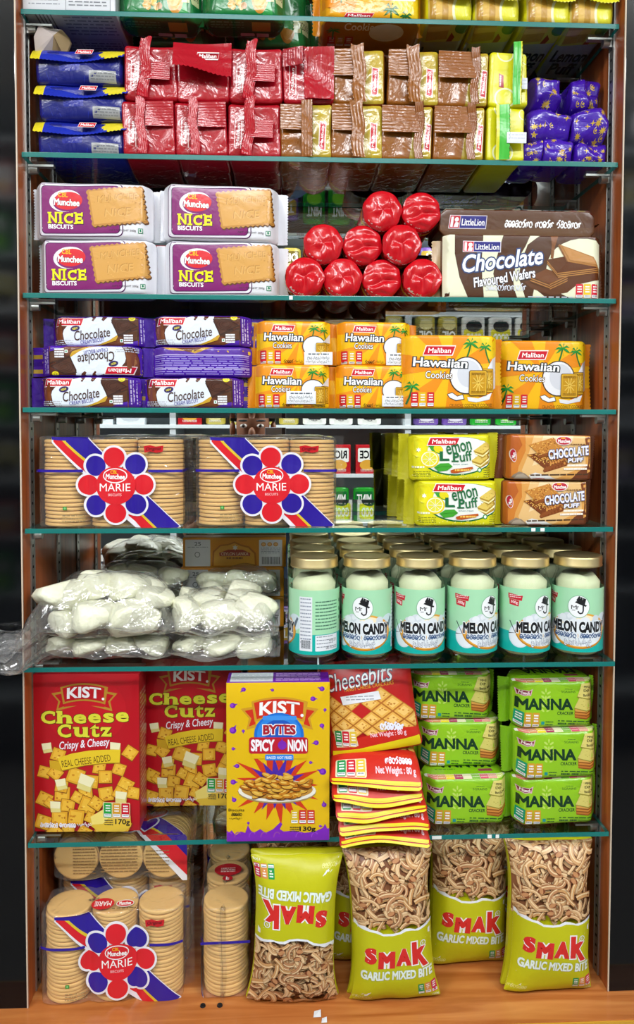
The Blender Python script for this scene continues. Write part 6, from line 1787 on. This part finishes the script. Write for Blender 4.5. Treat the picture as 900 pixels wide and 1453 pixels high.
def de_m(P):
    Q = flow_deform(mw_, md_, mh_, .016, .35, .94, .0015, .0009, 70, 41, .0016)(P); return Q
solid('wrapper', mw_, mh_, md_, .007, '#7cb318', {'front': art_manna(), 'top': art_manna_top(), 'bottom': art_manna_bottom()}, de_m, .006, parent=t)
fin('end_seal', mh_ * .95, .015, '#6fa214', -1, -mw_ / 2 + .001, .002, t, None, 42, .004); fin('end_seal', mh_ * .95, .005, '#7cb318', 1, mw_ / 2 - .001, .002, t, None, 43, .004)
hM = .0722
mp_ = t
put(mp_, 664, 1145, .024, zz, 'lime green cracker pack on the glass beside the lying cheese biscuit bags', True, (0, 0, .02), md_)
put(mp_, 656, 1050, .060, zz + hM, 'lime green cracker pack in the middle of the stack behind the cheese biscuit bags', d=md_)
put(mp_, 644, 980, .064, zz + 2 * hM, 'lime green cracker pack topping the stack behind the cheese biscuit bags', rot=(0, 0, -.02), d=md_)
put(mp_, 795, 1145, .020, zz, 'lime green cracker pack on the glass beside the wooden upright', rot=(0, -.02, .02), d=md_)
put(mp_, 796, 1065, .016, zz + hM, 'lime green cracker pack in the middle of the stack by the wooden upright', rot=(0, -.01, .03), d=md_)
put(mp_, 789, 985, .026, zz + 2 * hM, 'lime green cracker pack topping the stack by the wooden upright', rot=(0, 0, .04), d=md_)
put(mp_, 662, 1145, .118, zz, 'lime green cracker pack standing on the glass behind the front one', d=md_)

# ---- garlic snack bags on the counter
def art_smak():
    A = Art([(150, -70), (742, -70), (752, 1040), (158, 1040)])
    A.rect(100, -100, 800, 1100, '#b5b414'); A.ell(450, 620, 260, 240, '#bdbc16')
    A.rect(100, -100, 800, 440, '#8d5a3c')
    rn = random.Random(12)
    for k in range(260):
        x, y = rn.uniform(140, 760), rn.uniform(-90, 450); a = rn.uniform(0, PI); L = rn.uniform(70, 170); cv = rn.uniform(-1.3, 1.3)
        pts = []
        for i in range(7):
            s = i / 6 - .5
            pts.append((x + L * s * math.cos(a + cv * s), y + L * s * math.sin(a + cv * s)))
        w_ = rn.uniform(18, 34); c = rn.choice(['#cda274', '#c2925f', '#d6b184', '#c99b6a', '#b5825a'])
        A.line(pts, w_ + 4, '#7c4c2e'); A.line(pts, w_, c); A.line([(px - 2, py - w_ * .22) for px, py in pts], w_ * .25, '#e3c79c')
    for k in range(10):
        x, y = rn.uniform(160, 740), rn.uniform(-60, 400); A.ell(x, y, 30, 18, '#7a4428', rn.uniform(0, 180), 12); A.ell(x - 2, y - 2, 26, 14, '#b98358', rn.uniform(0, 180), 12)
    A.poly([(100, 395), (170, 395), (190, 420), (230, 416), (270, 436), (320, 446), (360, 470), (430, 476), (480, 470), (520, 448), (560, 450), (600, 462), (650, 452), (700, 440), (742, 442), (800, 430), (800, 1100), (100, 1100)], '#e2e4ea')
    A.poly([(100, 425), (165, 425), (200, 440), (260, 450), (310, 462), (360, 486), (430, 492), (490, 484), (530, 468), (570, 468), (620, 476), (680, 464), (742, 458), (800, 450), (800, 1100), (100, 1100)], '#b9b814')
    L = [('S', 222, 568, 308, 690, 3), ('M', 318, 602, 442, 728, 3), ('A', 448, 592, 566, 720, 3)]
    for ex, c in ((.14, '#e9e6ea'), (.06, '#cc2a26')):
        for ch, x0, y0, x1, y1, r in L: A.text(ch, x0, y0, x1, y1, c if ex < .1 else c, .07 if ex < .1 else .16, 0, r)
        g = 0 if ex < .1 else 9
        A.poly([(568 - g, 555 - g), (606 + g, 555 - g), (606 + g, 612), (640, 596 - g), (672 + g, 600), (634 + g, 650), (694 + g, 748 + g), (650 - g, 748 + g), (612, 680), (610 + g, 722 + g), (570 - g, 722 + g)], c)
    A.ring(655, 576, 20, 20, 5, '#e6e8f4'); A.text('R', 648, 568, 662, 584, '#e6e8f4')
    A.text('GARLIC MIXED BITE', 197, 752, 722, 822, '#dfe9e6', .035, 0, 3, '#a8b87a', .02)
    A.nut(600, 890, 742, 985, ['#1d8f4a', '#d08a4a', '#c2284a'], .12)
    A.curls(170, 960, 290, 990, 7, '#d6d67a', 4); A.text('150g', 690, 1000, 738, 1022, '#e3e6d0', .01)
    return A
smak = art_smak()
sw, sh, sd = .139, .2185, .062
def make_smak(seed):
    t = thing('garlic_snack_bag', 'x', 'snack bag', group='yellow-green garlic snack bags')
    solid('bag', sw, sh, sd, .005, '#b3b214', {'front': smak}, bag_deform(sw, sh, sd, seed, .165, .0014, 3.0), .0065, parent=t, mat_=M['bagfilm'])
    return t
s1, s2 = make_smak(301), make_smak(305)
zb = SZ[7]
def bag(t, first, px, Y, label, rx, ry=0, rz=0, inv=False, dz=0):
    loc = (X(px, 1380, Y), Y + sd / 2 * .7, zb + dz + (.001 if not inv else 0))
    rot = (rx, ry, rz)
    if inv: loc = (loc[0], loc[1], zb + sh + dz); rot = (rx, ry + PI, rz)
    if first: t.location = loc; t.rotation_euler = rot; t['label'] = label; return t
    return dup(t, label, loc, rot)
bag(s1, True, 780, -.002, 'garlic snack bag standing upright beside the right wooden upright', -.05, .03, -.02)
bag(s2, True, 561, -.010, 'garlic snack bag standing upright beside the upside-down one', -.05, -.04, .06)
bag(s2, False, 422, -.004, 'garlic snack bag standing upside down, noodles printed at its foot', .04, .03, -.02, True)
bag(s1, False, 663, .062, 'garlic snack bag standing farther back, half behind the upright front bag', -.03, .03, 0)
bag(s1, False, 748, .135, 'garlic snack bag at the back, only its edge showing beside the bag by the upright', -.03, -.02, .1)
bag(s2, False, 520, .072, 'garlic snack bag at the back between the upside-down bag and its neighbour', -.03, 0, 0)
bag(s2, False, 416, .148, 'garlic snack bag at the back behind the upside-down bag', -.03, 0, -.1)

# ---- round biscuit blocks on the counter
q1, w1, h1, d1 = make_marie(1, 21, 23)
q1.location = (X(156, 1380, .004), .004 + d1 / 2, zb); q1.rotation_euler = (0, 0, .04); q1['label'] = 'clear wrapped block of round biscuits standing in front on the counter by the left upright'
q2 = dup(q1, 'clear wrapped block of round biscuits standing behind the front block on the counter', (X(158, 1300, .085), .09 + d1 / 2, zb))
q3 = dup(q1, 'clear wrapped block of round biscuits lying on the rear block, its round faces outwards', (X(166, 1230, .07), .072, zb + h1 + .0065 + d1 / 2), (-PI / 2, 0, 0), None)
q4 = dup(q1, 'clear wrapped block of round biscuits turned sideways, single column facing out on the counter', (X(318, 1380, .02) , .016 + w1 / 2, zb), (0, 0, -PI / 2 + .03))
def flat_art(parent, name, A, fn):
    UV, Fs, C, lv = A.subdivided(np.linspace(0, 1, 12), np.linspace(0, 1, 6))
    return obj(name, mesh_from([fn(u, v, l * .00008) for (u, v), l in zip(UV, lv)], Fs, name, True, C), M['film_calm'], parent)
A = Art([(0, 0), (200, 60)])
A.ell(58, 30, 46, 24, '#c8202a'); A.text('MARIE', 24, 20, 92, 40, '#efe6e4', .01, 0, 0, flip=True)
A.ell(148, 32, 36, 15, '#e6dcd8'); A.ell(148, 32, 33, 12, '#c8202a'); A.text('Munchee', 124, 25, 172, 39, '#f3eeec', .03); A.lines(100, 50, 196, 57, 1, '#6a5a3c', .6)
flat_art(q1, 'printed_badge', A, lambda u, v, o: (-.037 + .072 * u, -d1 / 2 + .004 + .034 * v, h1 + .0016 + o))
A = Art([(0, 0), (60, 60)]); A.ell(30, 36, 27, 20, '#b51f28'); A.lines(16, 28, 44, 44, 3, '#e6cfca', .5); A.ell(30, 8, 10, 8, '#b51f28'); A.text('F', 27, 3, 33, 13, '#f0e6e4', .03)
flat_art(q4, 'printed_badge', A, lambda u, v, o: (w1 / 2 - .118 + .05 * v, -.024 + .048 * u, h1 + .0016 + o))
A = Art([(0, 0), (203, 72)])
A.poly([(132, 0), (170, 0), (203, 36), (203, 72), (196, 72)], '#e6e4ec'); A.poly([(140, 0), (176, 0), (203, 30), (203, 64)], '#d21f2b'); A.poly([(172, 0), (200, 0), (203, 4), (203, 34)], '#2c1a92'); A.lines(30, 10, 64, 62, 11, '#8a6a44', .3, .06); A.lines(72, 12, 128, 60, 10, '#8a6a44', .3, .06); A.lines(140, 24, 176, 62, 7, '#8a6a44', .25, .06)
flat_art(q3, 'printed_text', A, lambda u, v, o: (-w1 / 2 + w1 * u, d1 / 2 - d1 * v, -.0012 - o))
# scraps of paper on the counter's edge
for px, py, s, lab in ((450, 1440, .011, 'tiny white paper scrap on the counter edge, the farther one'), (460, 1449, .008, 'tiny white paper scrap at the very front of the counter')):
    p = on_z(px, py, BASE)
    o = obj('paper_scrap', mesh_from([(-s / 2, -s / 2, 0.0004), (s / 2, -s / 2, 0.0008), (s / 2, s / 2, 0.003), (-s / 3, s / 2, 0.0008)], [(0, 1, 2, 3)], 'scrap', False), plain('scrap_paper', '#d6d8dc', .7))
    o.location = (p[0], p[1], BASE + .0004); tag(o, lab, 'paper')
# ---------------------------------------------------------------- the shop behind the camera (seen in the mirror)
OY = -2.35
us = thing('store_shelf', 'white store shelving across the aisle, seen in the mirror', 'shelving', (0.4, OY, 0))
obj('back_board', boxes([(-1.75, 1.75, -.36, -.34, 0.0, 2.95)]), plain('shelf_back', '#c3c9cc', .6), us)
LV = [.34, .82, 1.08, 1.33, 1.58, 1.83, 2.08, 2.33, 2.58, 2.83]
for z in LV: obj('shelf_board', boxes([(-1.75, 1.75, -.34, 0, z - .018, z)], bevel=.001), plain('shelf_white', '#d5dde0', .4), us)
for x in (-1.75, -.6, .6, 1.75): obj('upright', boxes([(x - .015, x + .015, -.36, -.005, 0, 2.95)]), plain('upright_white', '#c5ccd0', .4), us)
for xa, xb, ya, yb in ((625, 752, 289, 299), (608, 750, 452, 466)):
    vy = 2 * MY - OY                                  # where the mirror shows the plane of the shelf fronts
    a_, b_ = at(xa, yb, vy), at(xb, ya, vy)
    obj('shelf_sign', boxes([(a_[0] - .4, b_[0] - .4, .001, .004, a_[2], b_[2])]), plain('lime_strip', '#9be020', .4), us)
def quick(name, cat, w, h, d, base, c2, c3, word, seed, r=.006):
    A = Art([(0, 0), (100, 100)])
    A.rect(8, 12, 92, 60, c2, 6); A.ell(50, 70, 34, 18, c3); A.text(word, 16, 20, 84, 48, '#f2f2ee' if c2 != '#e8e8e2' else '#1c1c20', .03); A.lines(20, 84, 80, 94, 2, '#d8d8d2', .4)
    return solid(name, w, h, d, r, base, {'front': A}, None if r < .003 else flow_deform(w, d, h, .02, .4, .95, .003, .001, 60, seed), .02, parent=None)
kinds = [('yellow_label_pack', 'pack', .12, .17, .05, '#dcdcd6', '#d8d020', '#2a2b2e', 'GOOD', 'black and yellow'), ('purple_pack', 'pack', .13, .16, .06, '#6a4a9a', '#b99a3a', '#d8d0e6', 'TEA', 'purple'),
         ('green_pack', 'pack', .11, .18, .05, '#1f9a2a', '#0f6a2c', '#7fd03a', 'MINT', 'green'), ('white_box', 'box', .14, .12, .08, '#d2d8dc', '#2a3a4a', '#b8c0c8', 'D', 'white'),
         ('red_box', 'box', .12, .15, .07, '#b01c24', '#e8e8e2', '#d8a03a', 'RICE', 'red and white'), ('olive_jar', 'tin', .10, .15, .09, '#b8a84a', '#6a5a20', '#d8cc8a', 'OIL', 'olive')]
protos = []
rn = random.Random(31)
for n_, c_, w, h, d, b_, c2, c3, wd, lb in kinds: protos.append((quick(n_, c_, w, h, d, b_, c2, c3, wd, 400 + len(protos), .0012 if c_ == 'box' else .008), w, h, d, n_, c_, lb))
first = set()
for li, z in enumerate(LV[:-1]):
    if z < .8: continue
    x = -1.62; zh = LV[li + 1] - z - .03
    while x < 1.5:
        k = (li * 2 + int((x + 1.7) / .42)) % len(protos)
        o, w, h, d, n_, c_, lb = protos[k]
        if abs(x + w / 2 - .6) < w / 2 + .02 or abs(x + w / 2 + .6) < w / 2 + .02: x += .05; continue
        if n_ in first: o = o.copy(); COL.objects.link(o)
        first.add(n_)
        o.location = (.4 + x + w / 2, OY - .02 - d / 2, z + .0003); o.rotation_euler = (0, 0, PI + rn.uniform(-.03, .03))
        tag(o, '%s %s among its like on the store shelving across the aisle' % (lb, c_), c_, '%s %s rows across the aisle' % (lb, c_))
        x += w + rn.uniform(.012, .03)
o = obj('wall_front', boxes([(-3.2, 4.0, -3.4, -3.3, 0, 3.0)]), plain('wall_paint', '#6d7072', .8)); tag(o, kind='structure')

# the photographer, holding the phone at the camera
def skin_chain(V, E, R, root, sub=2):
    me = bpy.data.meshes.new('body'); me.from_pydata([tuple(v) for v in V], E, [])
    o = bpy.data.objects.new('body', me); COL.objects.link(o)
    o.modifiers.new('skin', 'SKIN'); sd = o.modifiers.new('sub', 'SUBSURF'); sd.levels = sub; sd.render_levels = sub
    for i, r in enumerate(R): me.skin_vertices[0].data[i].radius = (r, r) if not isinstance(r, tuple) else r
    me.skin_vertices[0].data[root].use_root = True
    dg = bpy.context.evaluated_depsgraph_get()
    m2 = bpy.data.meshes.new_from_object(o.evaluated_get(dg))
    bpy.data.objects.remove(o); bpy.data.meshes.remove(me)
    m2.polygons.foreach_set('use_smooth', [True] * len(m2.polygons))
    return m2
hx, hy, hz = CAM[0] - .125, CAM[1] - .36, CAM[2] + .005          # centre of the face
ph = np.array([CAM[0] - .033, CAM[1] - .014, CAM[2] - .062])        # centre of the phone
V, E, R = [], [], []
def add(p, r, link=None):
    V.append(tuple(p)); R.append(r)
    if link is not None: E.append((link, len(V) - 1))
    return len(V) - 1
pel = add((hx, hy - .04, .93), (.155, .11))
ab = add((hx, hy - .03, 1.12), (.145, .105), pel); ch = add((hx, hy - .03, hz - .24), (.165, .115), ab)
nb_ = add((hx, hy - .025, hz - .155), .06, ch); nk = add((hx, hy - .015, hz - .10), .055, nb_)
jw = add((hx, hy + .012, hz - .055), (.062, .066), nk); fc = add((hx, hy, hz + .02), (.075, .092), jw); cr = add((hx, hy - .012, hz + .085), (.062, .075), fc)
for s in (-1, 1):
    h0 = add((hx + s * .085, hy - .03, .84), .095, pel); kn = add((hx + s * .10, hy - .01, .47), .062, h0); an = add((hx + s * .11, hy - .03, .09), .042, kn); toe = add((hx + s * .12, hy + .11, .035), .034, an)
    sh = add((hx + s * .185, hy - .03, hz - .20), .062, ch); el = add((hx + s * .235, hy + .05, hz - .42), .046, sh)
    wrp = (ph[0] + s * .055, ph[1] - .075, ph[2] - .085)
    wr_ = add(wrp, .028, el); pm = add((ph[0] + s * .058, ph[1] - .035, ph[2] - .035), (.032, .016), wr_)
    for f, (dz, L) in enumerate(((.030, .040), (.010, .044), (-.010, .040), (-.028, .032))):
        k0 = add((ph[0] + s * .052, ph[1] - .012, ph[2] - .02 + dz * .8), .0085, pm)
        k1 = add((ph[0] + s * .049, ph[1] + .010, ph[2] - .015 + dz), .0078, k0)
        add((ph[0] + s * (.049 - L * .62), ph[1] + .0145, ph[2] - .012 + dz * 1.05), .0068, k1)
    t0 = add((ph[0] + s * .048, ph[1] - .035, ph[2] + .006), .0095, pm); add((ph[0] + s * .024, ph[1] - .021, ph[2] + .022), .008, t0)
bmh = skin_chain(V, E, R, pel)
for i, (m_, hexc) in enumerate((('skin_tone', '#8a5a40'), ('shirt_cloth', '#2f4a6b'), ('trouser_cloth', '#23262c'), ('shoe_leather', '#1c1614'))): bmh.materials.append(plain(m_, hexc, .6))
for p in bmh.polygons:
    c = p.center
    arm = abs(c.x - hx) > .21 or c.y > hy + .11
    if c.z < .1: k = 3
    elif c.z < .96: k = 2
    elif arm: k = 1 if c.z > hz - .36 and c.y < hy + .03 else 0
    elif c.z < hz - .125: k = 1
    else: k = 0
    p.material_index = k
per = thing('person', 'person in a blue shirt holding up a phone, mirrored behind the biscuits', 'person', (0, 0, 0))
obj('body', bmh, None, per)
def ball(name, c, r, m, parent, sub=2):
    bm = bmesh.new(); bmesh.ops.create_icosphere(bm, subdivisions=sub, radius=1.0)
    for v in bm.verts: v.co = Vector((c[0] + v.co.x * r[0], c[1] + v.co.y * r[1], c[2] + v.co.z * r[2]))
    me = bpy.data.meshes.new(name); bm.to_mesh(me); bm.free(); me.polygons.foreach_set('use_smooth', [True] * len(me.polygons))
    return obj(name, me, m, parent)
mh_ = plain('black_hair', '#121012', .55, bscale=160, bstr=.5)
# hair cap open over the face
bm = bmesh.new(); bmesh.ops.create_icosphere(bm, subdivisions=4, radius=1.0)
bmesh.ops.delete(bm, geom=[v for v in bm.verts if (v.co.z < -.15) or (v.co.y > .25 and v.co.z < .55)], context='VERTS')
for v in bm.verts: v.co = Vector((hx + v.co.x * .089, hy - .012 + v.co.y * .106, hz + .045 + v.co.z * .108))
me = bpy.data.meshes.new('hair'); bm.to_mesh(me); bm.free(); me.polygons.foreach_set('use_smooth', [True] * len(me.polygons)); obj('hair', me, mh_, per)
sk, ew, ei = bmh.materials[0], plain('eye_white', '#d8d4ce', .2), plain('eye_iris', '#1a100c', .2)
for s in (-1, 1):
    e = ball('eye', (hx + s * .032, hy + .078, hz + .012), (.014, .012, .009), ew, per); ball('iris', (hx + s * .032, hy + .0885, hz + .012), (.0058, .003, .0062), ei, e)
    ball('eyebrow', (hx + s * .034, hy + .083, hz + .032), (.019, .006, .0042), mh_, per); ball('ear', (hx + s * .079, hy - .008, hz + .0), (.012, .02, .033), sk, per)
ball('nose', (hx, hy + .096, hz - .018), (.014, .017, .026), sk, per); ball('mouth', (hx, hy + .083, hz - .058), (.023, .006, .007), plain('lips', '#6e3a32', .45), per)
pt = thing('phone', 'grey phone held up to take the picture, seen in the mirror', 'phone', tuple(ph))
obj('phone_case', boxes([(-.036, .036, -.0045, .0045, -.075, .073)], bevel=.004), plain('phone_grey', '#9a9ea6', .3), pt)
m = boxes([(.022, .044 - .009, .0046, .0062, .048, .072)], bevel=.0006); obj('camera_bump', m, plain('bump_black', '#15161a', .2), pt)

# ---------------------------------------------------------------- keep every pack clear of the uprights and of the mirror
bpy.context.view_layer.update()
def bounds(o):
    pts = []
    st = [o]
    while st:
        q = st.pop(); st += list(q.children)
        if q.type == 'MESH': pts += [q.matrix_world @ Vector(c) for c in q.bound_box]
    a = np.array([tuple(p) for p in pts]); return a.min(0), a.max(0)
for o in list(COL.objects):
    if o.parent or 'label' not in o or o.name.split('.')[0] in ('counter', 'display_cabinet', 'glass_shelf', 'store_shelf', 'person', 'phone', 'paper_scrap', 'torn_cardboard_scrap'): continue
    if o.location.y < -.5: continue
    lo, hi = bounds(o)
    if hi[1] > MY - .0025 and not o.name.startswith('candy_jar'): o.location.y -= hi[1] - (MY - .0025)
    if o.name.startswith('candy_'): continue
    if lo[0] < .0026: o.location.x += .0026 - lo[0]
    if hi[0] > IW - .0026: o.location.x -= hi[0] - (IW - .0026)
